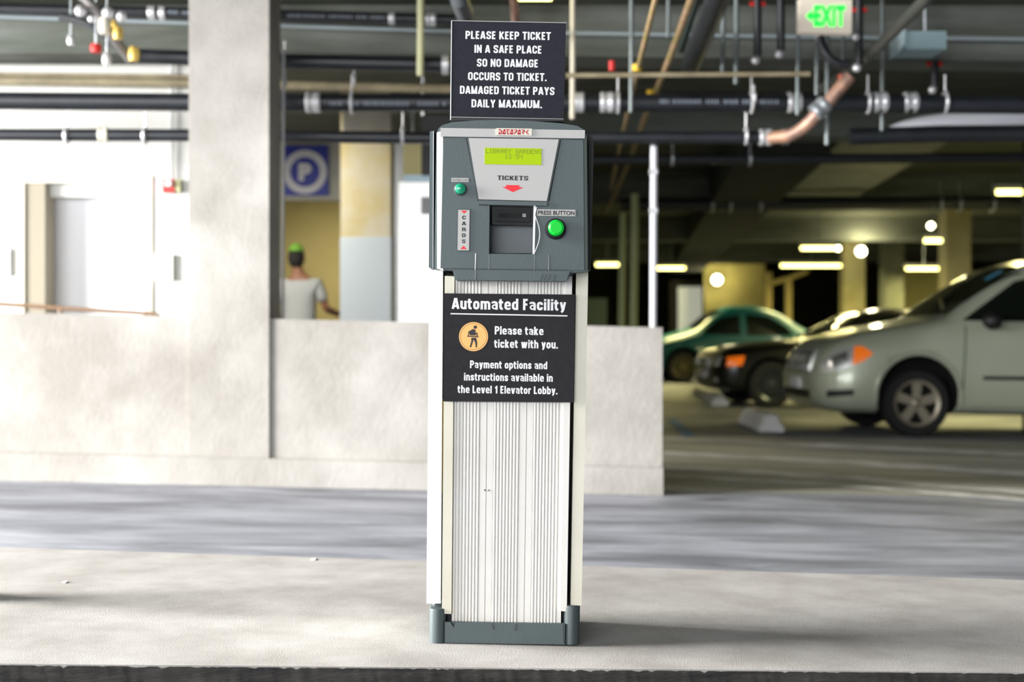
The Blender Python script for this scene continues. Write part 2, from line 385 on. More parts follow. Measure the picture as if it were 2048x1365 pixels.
for pts in ([(899, 1243.5), (911.5, 1243.8), (907.5, 1256)],):
    cb = B(); prism(cb, [M(a, b, -.012) + Vector((0, -.02, 0)) for a, b in pts], (0, .028, 0)); cut(base, cb)
def cracks():
    bm = B()
    for c in ([(984.5, 1247.5), (985.2, 1253), (987.5, 1260)], [(1032.5, 1248.5), (1031.6, 1255), (1029, 1262)], [(1126, 1249.5), (1125.8, 1262), (1126.2, 1286)]):
        tube(bm, [M(a, b, -.0125) for a, b in c], .0008, 5)
    return bm
part('cracks', cracks(), blackp, TM, kind='stuff')
part('corner_foot', foot(857.5, 890.5, 1218, 1289.5), grey, TM, True)
part('corner_foot', foot(1127.5, 1159.5, 1212, 1289.5), greyd, TM, True, 'dark grey corner foot')
part('plinth_gap', rect(888.5, 1243, 892, 1287, -.006, .1), black, TM)
# head
HD = -.062
head = part('head_shell', poly([(873, 268), (877, 257), (884, 250.5), (905, 244.5), (950, 241), (1000, 240), (1060, 242), (1120, 246.5), (1155, 252), (1168, 260), (1174, 274), (1176, 500), (1176, 543), (1143, 546), (1134, 561), (1131, 563), (913, 560.5), (909, 556), (905, 541), (868, 538)], HD, .30, .006, 3), [grey, darkhole], TM, True)
cb = B(); prism(cb, [M(a, b, HD) + Vector((0, -.02, 0)) for a, b in ((980, 411), (1068, 412.5), (1066.5, 508.5), (978.5, 507.5))], (0, .02 + .055, 0)); cut(head, cb)
part('head_side_trim', poly([(873.5, 265), (886, 262), (886, 540), (874, 538)], HD - .003, .26, .005, 3), mat('white_side_trim', (236, 236, 234), .5), TM, True)
part('front_skin', poly([(886.5, 276), (933, 276), (956, 404), (958, 411), (979, 411.3), (978, 509), (1067, 510), (1068, 412.6), (1094, 413), (1096, 406), (1121, 279), (1166.5, 280), (1168.5, 541), (1143, 541), (1136, 540), (906, 537), (881, 537)], HD - .004, HD + .001, .001, 1), grey, TM)
part('head_edge', poly([(1169, 272), (1172.8, 274), (1174.3, 541), (1170.8, 541)], HD - .003, .2, .0015, 1), mat('dark_olive_edge', (62, 70, 60), .5), TM)
part('tray', poly([(909, 540), (1140, 543), (1133, 562.5), (912, 560)], HD - .012, HD + .06, .004, 2), grey, TM, True)
part('tray_seams', (lambda bm: [tube(bm, [M(a, b, HD - .0125) for a, b in c], .0007, 5) for c in ([(952, 541), (950.5, 560)], [(1085, 548), (1080, 561)], [(1092, 548), (1088, 561)], [(1100, 548), (1096, 561)], [(1110, 549), (1106, 562)])] and bm)(B()), greyd, TM, kind='stuff')
part('panel_seam', tube(B(), [M(951.5, 507, HD - .004), M(950.5, 540, HD - .004)], .0009, 5), whitep, TM)
part('panel_seam', tube(B(), [M(1098, 510, HD - .004), M(1097.5, 541, HD - .004)], .001, 5), greyd, TM)
for a, b in ((979, 978.2), (1070, 1069)):
    part('panel_seam', tube(B(), [M(a, 509, HD - .004), M(b, 541, HD - .004)], .0006, 5), greyd, TM)
bnd = part('header_band', poly([(881, 256), (1170, 260.5), (1169.5, 277), (881, 273)], HD - .007, HD + .05, .002, 2), silver, TM, True)
part('band_shadow_gap', poly([(886, 273.3), (1168, 277.2), (1168, 279), (886, 275.4)], HD - .0045, HD, 0), greyd, TM)
bdg = part('badge', rect(992.5, 256.4, 1064, 270.2, HD - .0095, HD - .006, .0008, 2), ivory, TM)
# badge lettering, broken-stroke capitals
bm = B()
GL = {'D': [[(0, 1), (.55, 1), (.95, .55), (.6, 0), (.05, 0), (.25, .5)]], 'A': [[(0, 0), (.5, 1), (.72, 1), (.85, 0), (.3, 0), (.45, .25)]],
      'T': [[(0, 1), (1, 1)], [(.55, .8), (.3, .45), (.45, 0), (.8, 0)]], 'P': [[(.2, 0), (.4, .45), (.85, .5), (.95, .95), (.15, 1)]],
      'R': [[(.15, 1), (.9, .98), (.85, .55), (.35, .5), (.6, 0)]], 'K': [[(.95, 1), (.35, .5), (.95, 0)]]}
for i, ch in enumerate('DATAPARK'):
    gx = 997.5 + i * 7.55
    for st in GL[ch]:
        pp = [M(gx + a * 6.3, 267.7 + i * .11 - b * 8.2, HD - .0098) for a, b in st]
        for p, q in zip(pp, pp[1:]):
            n = (q - p).normalized().cross(Vector((0, 1, 0))) * .00125; e = (q - p).normalized() * .0006
            bm.faces.new([bm.verts.new(t) for t in (p + n - e, q + n + e, q - n + e, p - n - e)])
part('lettering', bm, mat('crimson_print', (196, 30, 56), .6), bdg, kind='stuff')
# condensed bold sans built from strokes (cap height 1)
TH = .185
def _rnd(pts, rad, closed):
    out = []; n = len(pts)
    for i, p in enumerate(pts):
        if len(p) == 2 or (not closed and i in (0, n - 1)): out.append(Vector(p[:2])); continue
        a, b, c = Vector(pts[i - 1][:2]), Vector(p[:2]), Vector(pts[(i + 1) % n][:2])
        r1 = min(rad, (a - b).length * .5); r2 = min(rad, (c - b).length * .5); s = b + (a - b).normalized() * r1; e = b + (c - b).normalized() * r2
        for k in range(6):
            t = k / 5; out.append(s * (1 - t) ** 2 + b * 2 * t * (1 - t) + e * t * t)
    q = [out[0]]
    for v in out[1:]:
        if (v - q[-1]).length > 1e-4: q.append(v)
    return q
def _stroke(pts, closed=False, th=TH, rad=.21):
    p = _rnd(pts, rad, closed); n = len(p); L, Rr_ = [], []
    for i in range(n):
        a = p[i - 1] if (i or closed) else None; c = p[(i + 1) % n] if (i < n - 1 or closed) else None
        d1 = (p[i] - a).normalized() if a is not None else None; d2 = (c - p[i]).normalized() if c is not None else None
        if d1 is None: d1 = d2
        if d2 is None: d2 = d1
        nn = Vector((-(d1.y + d2.y), d1.x + d2.x)); nn = nn.normalized() if nn.length > 1e-5 else Vector((-d1.y, d1.x))
        k = min(1.6, 1 / max(.4, nn.dot(Vector((-d1.y, d1.x))))); L.append(p[i] + nn * th / 2 * k); Rr_.append(p[i] - nn * th / 2 * k)
    m = n if closed else n - 1
    return [(L[i], L[(i + 1) % n], Rr_[(i + 1) % n], Rr_[i]) for i in range(m)]
_b, _T, _X = TH / 2, 1 - TH / 2, .75; _x = _X - TH / 2; o_ = 'o'
def C_(*p): return ('c', list(p))
def O_(*p): return ('l', list(p))
r_ = 1
GLY = {
 'A': (.56, [O_((-.06, 0.02), (.44, .98)), O_((1.06, .02), (.56, .98)), O_((.1, .27), (.9, .27))]), 'C': (.52, [O_((1, .64), (1, _T, r_), (0, _T, r_), (0, _b, r_), (1, _b, r_), (1, .36))]),
 'D': (.53, [C_((0, _b), (1, _b, r_), (1, _T, r_), (0, _T))]), 'E': (.43, [O_((0, 0), (0, 1)), O_((0, _T), (1.2, _T)), O_((0, .52), (1.1, .52)), O_((0, _b), (1.2, _b))]),
 'F': (.41, [O_((0, 0), (0, 1)), O_((0, _T), (1.2, _T)), O_((0, .5), (1.1, .5))]), 'G': (.53, [O_((1, .66), (1, _T, r_), (0, _T, r_), (0, _b, r_), (1, _b, r_), (1, .45), (.5, .45))]),
 'I': (TH, [O_((0, 0), (0, 1))]), 'K': (.54, [O_((0, 0), (0, 1)), O_((.05, .34), (1, .96)), O_((.32, .55), (1.02, .03))]), 'L': (.42, [O_((0, 1), (0, 0)), O_((0, _b), (1.3, _b))]),
 'M': (.68, [O_((0, 0), (0, 1)), O_((1, 0), (1, 1)), O_((.02, .9), (.47, .04)), O_((.98, .9), (.53, .04))]), 'N': (.54, [O_((0, 0), (0, 1)), O_((1, 0), (1, 1)), O_((.02, .9), (.98, .1))]),
 'O': (.54, [C_((0, _b, r_), (1, _b, r_), (1, _T, r_), (0, _T, r_))]), 'P': (.51, [O_((0, 0), (0, 1)), O_((0, _T), (1, _T, r_), (1, .46, r_), (0, .46))]),
 'R': (.54, [O_((0, 0), (0, 1)), O_((0, _T), (1, _T, r_), (1, .48, r_), (0, .48)), O_((.5, .48), (1, .42, r_), (1, 0))]), 'S': (.52, [O_((1, .68), (1, _T, r_), (0, _T, r_), (0, .55, r_), (1, .45, r_), (1, _b, r_), (0, _b, r_), (0, .32))]),
 'T': (.48, [O_((.5, 0), (.5, 1)), O_((-.35, _T), (1.35, _T))]), 'U': (.54, [O_((0, 1), (0, _b, r_), (1, _b, r_), (1, 1))]), 'X': (.54, [O_((0, .02), (1, .98)), O_((0, .98), (1, .02))]), 'Y': (.54, [O_((-.03, .98), (.5, .42)), O_((1.03, .98), (.5, .42)), O_((.5, 0), (.5, .5))]),
 '.': (TH, [O_((0, 0), (0, TH))]), '1': (.34, [O_((1, 0), (1, 1)), O_((-.4, .72), (1, .80))]), ' ': (.2, []),
 'a': (.5, [O_((0, .55), (0, _x, r_), (1, _x, r_), (1, 0)), ('h', [(1, .41), (0, .41, r_), (0, _b, r_), (1, _b)])]), 'b': (.49, [O_((0, 0), (0, 1)), O_((0, _b), (1, _b, r_), (1, _x, r_), (0, _x))]),
 'c': (.46, [O_((1, .47), (1, _x, r_), (0, _x, r_), (0, _b, r_), (1, _b, r_), (1, .28))]), 'd': (.49, [O_((1, 0), (1, 1)), O_((1, _b), (0, _b, r_), (0, _x, r_), (1, _x))]),
 'e': (.5, [O_((1, .30), (1, _x, r_), (0, _x, r_), (0, _b, r_), (1, _b, r_), (1, .2)), ('h', [(0, .37), (1, .37)])]), 'h': (.49, [O_((0, 0), (0, 1)), O_((0, _x), (1, _x, r_), (1, 0))]), 'i': (TH, [O_((0, 0), (0, _X)), O_((0, .83), (0, 1))]),
 'k': (.49, [O_((0, 0), (0, 1)), O_((0, .22), (.95, _X)), O_((.3, .42), (1, 0))]), 'l': (TH, [O_((0, 0), (0, 1))]), 'm': (.76, [O_((0, 0), (0, _X)), O_((0, _x), (.5, _x, r_), (.5, 0)), O_((.5, _x), (1, _x, r_), (1, 0))]),
 'n': (.49, [O_((0, 0), (0, _X)), O_((0, _x), (1, _x, r_), (1, 0))]), 'o': (.49, [C_((0, _b, r_), (1, _b, r_), (1, _x, r_), (0, _x, r_))]), 'p': (.49, [O_((0, -.22), (0, _X)), O_((0, _b), (1, _b, r_), (1, _x, r_), (0, _x))]),
 'r': (.34, [O_((0, 0), (0, _X)), O_((0, _x - .03), (1.6, _x))]), 's': (.45, [O_((1, .5), (1, _x, r_), (0, _x, r_), (0, .43, r_), (1, .32, r_), (1, _b, r_), (0, _b, r_), (0, .26))]),
 't': (.34, [O_((.2, .93), (.2, _b, r_), (1.4, _b)), O_((-.8, _x), (1.5, _x))]), 'u': (.49, [O_((0, _X), (0, _b, r_), (1, _b)), O_((1, 0), (1, _X))]), 'v': (.48, [O_((-.03, _X), (.42, 0)), O_((1.03, _X), (.58, 0))]),
 'w': (.74, [O_((0, _X), (.24, 0)), O_((.5, _X), (.26, 0)), O_((.5, _X), (.74, 0)), O_((1, _X), (.76, 0))]), 'y': (.48, [O_((-.03, _X), (.5, .02)), O_((1.03, _X), (.5, -.05, r_), (.05, -.13))])}
def sign_line(bm, s, x0, x1, zbase, y, cap):
    quads = []; x = 0
    for ch in s:
        w, st = GLY[ch]
        for si, (k, pts) in enumerate(st):
            pp_ = [(x + TH / 2 + p[0] * (w - TH), *p[1:]) for p in pts]
            if w == TH: pp_ = [(x + TH / 2, *p[1:]) for p in pts]
            quads += [(q, si) for q in _stroke(pp_, k == 'c', th=.12 if k == 'h' else TH)]
        x += w + .085
    W_ = x - .085; sx = (x1 - x0) / W_
    for q, si in quads:
        bm.faces.new([bm.verts.new((x0 + v.x * sx, y - si * .00012, zbase + v.y * cap)) for v in q])
def sign_text(parent, rows, y, m):
    bm = B()
    for s, x0, x1, cy, cap, *_ in rows:
        xm = (x0 + x1) / 2; a = m2(xm, cy, y); w = (x1 - x0) * (D0 + y) / F; c = cap * (D0 + y) / F
        sign_line(bm, s, a[0] - w / 2, a[0] + w / 2, a[1] - c / 2, y, c)
    return part('lettering', bm, m, parent, kind='stuff')
# trapezoid plate
part('plate_bevel', poly([(931.5, 274), (1122.5, 278), (1098.5, 403), (955, 399.5)], HD - .004, HD + .001, .002, 2), greyd, TM)
plate = part('display_plate', poly([(937, 276.2), (1117.5, 279), (1093.5, 402.5), (957.5, 399)], HD - .0065, HD, .0012, 2), silver, TM, True)
lcd = part('display_window', rect(969.5, 295.5, 1083, 328.6, HD - .0075, HD - .006, .0004, 1), mat('lime_display', (150, 178, 0), .6, emit=.16, spec=.2), plate, label='lime green lit display')
F57 = {'L': '1000010000100001000010000100001'[:0] or ['10000', '10000', '10000', '10000', '10000', '10000', '11111'], 'I': ['01110', '00100', '00100', '00100', '00100', '00100', '01110'],
       'B': ['11110', '10001', '10001', '11110', '10001', '10001', '11110'], 'R': ['11110', '10001', '10001', '11110', '10100', '10010', '10001'],
       'A': ['01110', '10001', '10001', '11111', '10001', '10001', '10001'], 'Y': ['10001', '10001', '01010', '00100', '00100', '00100', '00100'],
       'G': ['01110', '10001', '10000', '10111', '10001', '10001', '01110'], 'D': ['11110', '10001', '10001', '10001', '10001', '10001', '11110'],
       'E': ['11111', '10000', '10000', '11110', '10000', '10000', '11111'], 'N': ['10001', '11001', '10101', '10101', '10011', '10001', '10001'],
       'S': ['01111', '10000', '10000', '01110', '00001', '00001', '11110'], '1': ['00100', '01100', '00100', '00100', '00100', '00100', '01110'],
       '3': ['11110', '00001', '00001', '01110', '00001', '00001', '11110'], '5': ['11111', '10000', '11110', '00001', '00001', '10001', '01110'],
       '4': ['10001', '10001', '10001', '11111', '00001', '00001', '00001'], ':': ['00000', '00100', '00000', '00000', '00100', '00000', '00000'], ' ': ['00000'] * 7}
bm = B()
def dots(s, x0, y0, pitch, dotw, doth):
    for i, ch in enumerate(s):
        for r_, row in enumerate(F57[ch]):
            for c_, b_ in enumerate(row):
                if b_ == '1':
                    px = x0 + i * pitch + c_ * dotw; py = y0 + r_ * doth + (px - 970) * .015
                    bm.faces.new([bm.verts.new(M(a, b, HD - .0077)) for a, b in ((px, py), (px + dotw * .85, py), (px + dotw * .85, py + doth * .85), (px, py + doth * .85))])
dots('LIBRARY GARDENS', 971.3, 297.8, 7.5, 1.22, 1.28); dots('13:54', 1009.5, 308.3, 7.3, 1.22, 1.28)
part('lettering', bm, mat('display_pixels', (104, 124, 16), .6), lcd, kind='stuff')
def label_text(parent, rows, y, m, name='lettering'):
    bm = B()
    for s, x0, x1, cy, cap, bold, sp in rows:
        # cy: centre of the capitals at the middle of the line
        xm = (x0 + x1) / 2; a = m2(xm, cy, y); w = (x1 - x0) * (D0 + y) / F; c = cap * (D0 + y) / F
        text_bm(bm, s, a[0] - w / 2, a[0] + w / 2, a[1] - c / 2, y, c, bold, spacing=sp)
    return part(name, bm, m, parent, kind='stuff')
sign_text(plate, [('TICKETS', 995, 1056.5, 356.3, 9.2, .06, 1.05)], HD - .0067, blackp)
bm = B(); bm.faces.new([bm.verts.new(M(a, b, HD - .0068)) for a, b in ((1012, 370.2), (1039, 370.8), (1038.2, 374.6), (1047, 375), (1026, 384.6), (1004, 374), (1012.2, 374.2))])
part('arrow', bm, redp, plate, label='red down arrow')
part('chin_ledge', poly([(956.5, 401), (1095, 404), (1094.5, 412), (957, 409)], HD - .010, HD + .001, .0015, 2), grey, TM, True)
# ticket bay
part('bay_lining', poly([(980.5, 451), (1066, 452), (1065.5, 507), (979.5, 506.5)], -.020, -.012), mat('bay_grey', (92, 98, 100), .6), TM)
bez = part('slot_bezel', poly([(983, 411.5), (1066, 412.5), (1065.5, 451), (984.5, 449.5)], HD + .012, -.01, .002, 2), black, TM, True)
part('slot_surround', rect(990, 418.5, 1060, 443, HD + .006, HD + .014, .003, 2), mat('satin_black', (14, 15, 16), .6, spec=.3), bez, True)
part('slot', rect(997.5, 427, 1051, 435, HD + .0052, HD + .007, .0006, 1), darkhole, bez)
part('slot_glint', rect(1045, 427.5, 1052, 434.5, HD + .0046, HD + .006, .0008, 1), mat('grey_glint', (120, 120, 124), .4), bez)  # small grey block coloured as a glint at the slot's right end
bm = B(); pr = None
for i in range(13):
    t = i / 12; y = 414 + t * 94; xo = 1070.5 - t * 2; bulge = (math.sin(math.pi * min(1, max(0, (t - .18) / .82))) * 11) if t > .18 else (.18 - t) * 20
    a = M(xo + bulge, y, HD - .006); b = M(xo + bulge - 1.6, y, HD - .006); c = M(xo + bulge, y, HD - .004)
    q = [bm.verts.new(k) for k in (a, b, c)]
    if pr:
        for k in range(3): bm.faces.new([pr[k], pr[(k + 1) % 3], q[(k + 1) % 3], q[k]])
    pr = q
part('peeled_film', bm, whitep, TM, label='curled edge of peeling white film')
part('bay_trim', poly([(1067.3, 411), (1071.6, 411), (1069, 508.5), (1065.5, 508.5)], HD - .0055, HD + .04, .0006, 1), whitep, TM)
bm = B()
out = [(1071, 430 + t * 77) for t in (0, .5, 1)] + [(1071 + 9.5 * math.sin(math.pi * (1 - t)), 430 + (1 - t) * 77) for t in (.1, .25, .4, .5, .6, .75, .9)]
bm.faces.new([bm.verts.new(M(a, b, HD - .0044)) for a, b in [(1069.6, 507), (1070.5, 430)] + [(1071 + 9.6 * math.sin(math.pi * t), 430 + t * 77) for t in (.1, .25, .4, .5, .6, .75, .9)]])
part('film_patch', bm, greyd, TM)
# buttons and labels
gb = mat('green_button', (0, 168, 44), .4, emit=.4, spec=.3); gi = mat('teal_button', (10, 132, 96), .25, emit=.1, coat=.5)
bt = part('press_button', lathe(B(), [(0, -.030), (.014, -.030), (.0185, -.026), (.0195, -.02), (.0195, 0)], M(1111.5, 457, HD), 'y', 40), gb, TM, True, 'large lit green press button')
part('button_bezel', lathe(B(), [(.0195, -.019), (.0235, -.018), (.0255, -.012), (.026, 0), (.019, 0)], M(1110.5, 458.5, HD), 'y', 40), black, bt, True)
bt = part('intercom_button', lathe(B(), [(0, -.020), (.009, -.019), (.0125, -.016), (.0135, -.01), (.0135, 0)], M(921, 378.6, HD), 'y', 32), gi, TM, True, 'small teal intercom button')
part('button_bezel', lathe(B(), [(.0133, -.009), (.0155, -.008), (.0165, 0), (.0133, 0)], M(920.5, 379.5, HD), 'y', 32), greyd, bt, True)
def plaque(name, x0, y0, x1, y1, rows, m=silver, tm=blackp, bev=.0004, th=.0015):
    o = part(name, rect(x0, y0, x1, y1, HD - .004 - th, HD - .003, bev, 2), m, TM); label_text(o, rows, HD - .0042 - th, tm); return o
plaque('intercom_label', 903, 356, 937.3, 363.8, [('INTERCOM', 905, 935.2, 360.4, 4.6, .0, 1)])
plaque('button_label', 1074.5, 418.8, 1151, 431.6, [('PRESS BUTTON', 1076, 1149, 425.8, 9.2, .03, 1)])
part('card_label_rim', rect(914, 418, 941, 503, HD - .0055, HD - .003, .0025, 3), greyd, TM, True)
cd = part('card_label', rect(916.3, 420, 939.2, 500.8, HD - .0068, HD - .005, .0015, 3), silver, TM, True)
sign_text(cd, [(ch, 928 - w / 2 - i * .15, 928 + w / 2 - i * .15, 435.3 + i * 11.9, 7.6, .05, 1) for i, (ch, w) in enumerate(zip('CARDS', (7.2, 8, 7.2, 7.2, 7)))], HD - .007, blackp)
bm = B()
for t in (((922, 421.5), (934.5, 421.7), (928.3, 427.5)), ((920.5, 498.5), (933.5, 498.7), (927, 492))): bm.faces.new([bm.verts.new(M(a, b, HD - .007)) for a, b in t])
part('arrow', bm, redp, cd, kind='stuff')
# side fins
part('side_fin', poly([(859.5, 263), (866, 262), (864.5, 537), (857.5, 535)], -.02, .26, .002, 2), grey, TM, True)
part('fin_edge', poly([(866.2, 262), (867.4, 262), (866.4, 537), (865.4, 537)], -.022, -.019), whitep, TM)
part('fin_gap', poly([(867, 262), (874, 262), (874, 538), (866, 537)], .0, .25), darkhole, TM)
part('side_fin', poly([(1176, 268), (1181, 270), (1186, 277), (1187.5, 300), (1181.5, 540), (1176, 542)], .0, .26, .003, 2), mat('black_fin', (26, 30, 30), .5), TM, True, 'black side fin')
# top placard
ts = part('top_placard', poly([(903.5, 41.8), (1132, 46), (1127, 239), (901.5, 234)], -.035, -.030, .0008, 2), navy, TM, label='dark navy placard with white capitals')
part('placard_edge', poly([(902.3, 41), (904, 41), (902, 240), (900, 240)], -.036, -.028), whitep, ts)
part('placard_edge', poly([(902, 40.6), (1133, 45), (1133, 46.2), (902, 41.8)], -.036, -.029), silver, ts)
part('placard_fold', poly([(901, 234.5), (1127.5, 238.5), (1127, 243), (901, 241)], -.033, .03, .0006, 1), mat('fold_dark', (22, 24, 28), .5), ts)
part('placard_edge', poly([(901, 233.6), (1127, 237.6), (1127, 238.6), (901, 234.6)], -.0362, -.029), silver, ts)
sign_text(ts, [('PLEASE KEEP TICKET', 931, 1101.5, 71, 16, .05, 1.0), ('IN A SAFE PLACE', 948.8, 1083.5, 98.6, 16, .05, 1.0), ('SO NO DAMAGE', 953.8, 1076.3, 126.2, 16, .05, 1.0),
                ('OCCURS TO TICKET.', 936, 1093.3, 153.4, 16, .05, 1.0), ('DAMAGED TICKET PAYS', 919.8, 1109, 181, 16, .05, 1.0), ('DAILY MAXIMUM.', 942.9, 1084, 207.7, 16, .05, 1.0)], -.0352, whitep)
# front placard
fs = part('front_placard', poly([(888, 587), (1150, 589.5), (1147, 805.5), (886.5, 803.5)], -.014, -.009, .0006, 2), blk, TM, label='charcoal placard with white lettering and orange disc')
sign_text(fs, [('Automated Facility', 904, 1132, 608.9, 22.6, .036, 1.0), ('Please take', 989.5, 1087, 661.8, 16.6, .042, 1.0), ('ticket with you.', 988.6, 1115.8, 688.6, 16.6, .042, 1.0),
                ('Payment options and', 940, 1094.5, 730.2, 15.4, .042, 1.0), ('instructions available in', 928, 1105.5, 755.2, 15.4, .042, 1.0), ('the Level 1 Elevator Lobby.', 915.4, 1115, 780.2, 15.4, .042, 1.0)], -.0143, whitep)
part('rule_line', poly([(901, 626.6), (1135, 631), (1135, 633.4), (901, 629)], -.0146, -.013), whitep, fs)
disc = part('disc', lathe(B(), [(0, -.0005), (29 * D0 / F, -.0005), (29 * D0 / F, 0)], M(947, 673.7, -.0142), 'y', 48), mat('orange_disc', (238, 176, 104), .6), fs, label='orange disc with walking figure')
bm = B(); c = M(947, 673.7, -.0149); pr = None; k_ = D0 / F
for i in range(49):
    a = 2 * math.pi * i / 48; u = Vector((math.cos(a), 0, math.sin(a))); q = (bm.verts.new(c + u * 26.4 * k_), bm.verts.new(c + u * 25.8 * k_))
    if pr: bm.faces.new([pr[0], pr[1], q[1], q[0]])
    pr = q
def pg(pts): bm.faces.new([bm.verts.new(M(a, b, -.0149)) for a, b in pts])
pg([(950.6 + 3.5 * math.cos(t * math.pi / 8), 654.7 + 3.5 * math.sin(t * math.pi / 8)) for t in range(16)])
pg([(936.5, 664), (943, 660), (947, 658), (951.5, 661), (950.5, 665), (955, 666), (955.5, 673), (958.6, 674), (956.5, 675), (933.8, 674), (934, 672.8), (935.6, 672.6)])
pg([(942.5, 675.8), (952.5, 675.8), (954.5, 687), (953.8, 695.6), (951.4, 695.6), (950.5, 687), (947.3, 679.5), (942.5, 695), (939, 695), (942.4, 684)])
part('walking_figure', bm, blackp, disc, kind='stuff')
pgm = B(); pgm.faces.new([pgm.verts.new(M(a, b, -.01505)) for a, b in ((938, 667.5), (939, 667.5), (939, 671), (952, 671.5), (952, 668.3), (953, 668.3), (953, 672.5), (938, 672))])
part('ticket_outline', pgm, MATS['orange_disc'], disc)
# ------------------------------------------------------------------ vehicles
glass = mat('tinted_glass', (16, 22, 18), .06, spec=.8, coat=.5)
chrome = mat('chrome', (210, 210, 210), .2, .9)
lampglass = mat('headlamp_glass', (250, 250, 250), .18, .6, coat=1)
amber = mat('amber_lens', (250, 120, 20), .3, emit=.25, coat=.5)
trimblk = mat('black_trim', (22, 23, 23), .5)
blackint = mat('wheel_arch_black', (8, 8, 8), .95)
def interp(keys, x):
    xs = [k[0] for k in keys]
    if x <= xs[0]: return keys[0][1:]
    if x >= xs[-1]: return keys[-1][1:]
    i = max(j for j in range(len(xs) - 1) if xs[j] <= x); out = []
    h = xs[i + 1] - xs[i]; t = (x - xs[i]) / h
    for c in range(1, len(keys[0])):
        def sl(j):
            if j <= 0 or j >= len(xs) - 1: return 0 if False else (keys[min(j + 1, len(xs) - 1)][c] - keys[max(j - 1, 0)][c]) / (xs[min(j + 1, len(xs) - 1)] - xs[max(j - 1, 0)])
            a = (keys[j][c] - keys[j - 1][c]) / (xs[j] - xs[j - 1]); b = (keys[j + 1][c] - keys[j][c]) / (xs[j + 1] - xs[j])
            return 0 if a * b <= 0 else 2 * a * b / (a + b)
        p0, p1, m0, m1 = keys[i][c], keys[i + 1][c], sl(i) * h, sl(i + 1) * h
        out.append((2 * t**3 - 3 * t**2 + 1) * p0 + (t**3 - 2 * t**2 + t) * m0 + (-2 * t**3 + 3 * t**2) * p1 + (t**3 - t**2) * m1)
    return out
class Car:
    # key: x, zbottom, halfwidth, zwide, belt halfwidth, belt z, roof halfwidth, roof edge z, top z
    def __init__(s, keys, length): s.k = keys; s.L = length; s.cache = {}
    def ring(s, x):
        x = round(x, 4)
        if x in s.cache: return s.cache[x]
        zb, w, zw, wb, zbelt, wr, zr, zt = interp(s.k, x)
        p = [(0, zb), (w * .8, zb), (w * .97, zb + .07), (w, zw), (wb, zbelt), (wr, zr), (wr * .72, zr + (zt - zr) * .75), (0, zt)]
        for _ in range(2):
            q = [p[0]]
            for a, b in zip(p, p[1:]): q += [(a[0] * .8 + b[0] * .2, a[1] * .8 + b[1] * .2), (a[0] * .2 + b[0] * .8, a[1] * .2 + b[1] * .8)]
            p = q + [p[-1]]
        s.cache[x] = p; return p
    def side(s, x, z):
        best = 0
        for (a, za), (b, zb) in zip(s.ring(x), s.ring(x)[1:]):
            if (za - z) * (zb - z) <= 0 and za != zb: best = max(best, a + (b - a) * (z - za) / (zb - za))
        return best
    def top(s, x, y):
        y = abs(y); best = -1
        for (a, za), (b, zb) in zip(s.ring(x), s.ring(x)[1:]):
            if (a - y) * (b - y) <= 0 and a != b: best = max(best, za + (zb - za) * (y - a) / (b - a))
        return best
    def body(s):
        bm = B(); pr = None; n = int(s.L / .05)
        for i in range(n + 1):
            x = s.L * i / n; h = s.ring(x); pts = [(y, z) for y, z in h] + [(-y, z) for y, z in h[-2:0:-1]]
            rg = [bm.verts.new((x, y, z)) for y, z in pts]
            if pr:
                for k in range(len(rg)): bm.faces.new([pr[k], pr[(k + 1) % len(rg)], rg[(k + 1) % len(rg)], rg[k]])
            else: bm.faces.new(rg)
            pr = rg
        bm.faces.new(pr[::-1]); return bm
    def side_patch(s, topl, botl, sgn, off=.006, nv=8, th=.014):
        def sub(l, n=14):
            out = []; tot = len(l) - 1
            for i in range(n + 1):
                t = i / n * tot; j = min(int(t), tot - 1); f = t - j; out.append((l[j][0] + (l[j + 1][0] - l[j][0]) * f, l[j][1] + (l[j + 1][1] - l[j][1]) * f))
            return out
        T, Bt = sub(topl), sub(botl); bm = B(); gr = []
        for a, b in zip(T, Bt):
            col = []
            for j in range(nv + 1):
                x = a[0] + (b[0] - a[0]) * j / nv; z = a[1] + (b[1] - a[1]) * j / nv; col.append(bm.verts.new((x, sgn * (s.side(x, z) + off), z)))
            gr.append(col)
        return s.shell(bm, gr, Vector((0, -sgn * th, 0)))
    def shell(s, bm, gr, vec):
        for i in range(len(gr) - 1):
            for j in range(len(gr[0]) - 1): bm.faces.new([gr[i][j], gr[i + 1][j], gr[i + 1][j + 1], gr[i][j + 1]])
        r = bmesh.ops.extrude_face_region(bm, geom=bm.faces[:])
        for g in r['geom']:
            if isinstance(g, bmesh.types.BMVert): g.co += vec
        return bm
    def top_patch(s, x0f, x1f, yw, off=.006, n=16, m=12, y0=None):
        bm = B(); gr = []
        for i in range(n + 1):
            y = (y0 if y0 is not None else -yw) + (yw - (y0 if y0 is not None else -yw)) * i / n; c = []
            for j in range(m + 1):
                x = x0f(y) + (x1f(y) - x0f(y)) * j / m; c.append(bm.verts.new((x, y, s.top(x, y) + off)))
            gr.append(c)
        return s.shell(bm, gr, Vector((0, 0, -.014)))
    def front_x(s, y, z):
        x = 0
        while x < 1.2:
            if s.side(x, z) >= abs(y) and s.top(x, y) >= z: return x
            x += .01
        return x
    def front_patch(s, y0, y1, z0, z1, off=.008, n=8, m=5, zf=None):
        bm = B(); gr = []
        for i in range(n + 1):
            y = y0 + (y1 - y0) * i / n; c = []
            for j in range(m + 1):
                z = z0 + (z1 - z0) * j / m + (zf(y) if zf else 0); c.append(bm.verts.new((s.front_x(y, z) - off, y, z)))
            gr.append(c)
        return s.shell(bm, gr, Vector((.05, 0, 0)))
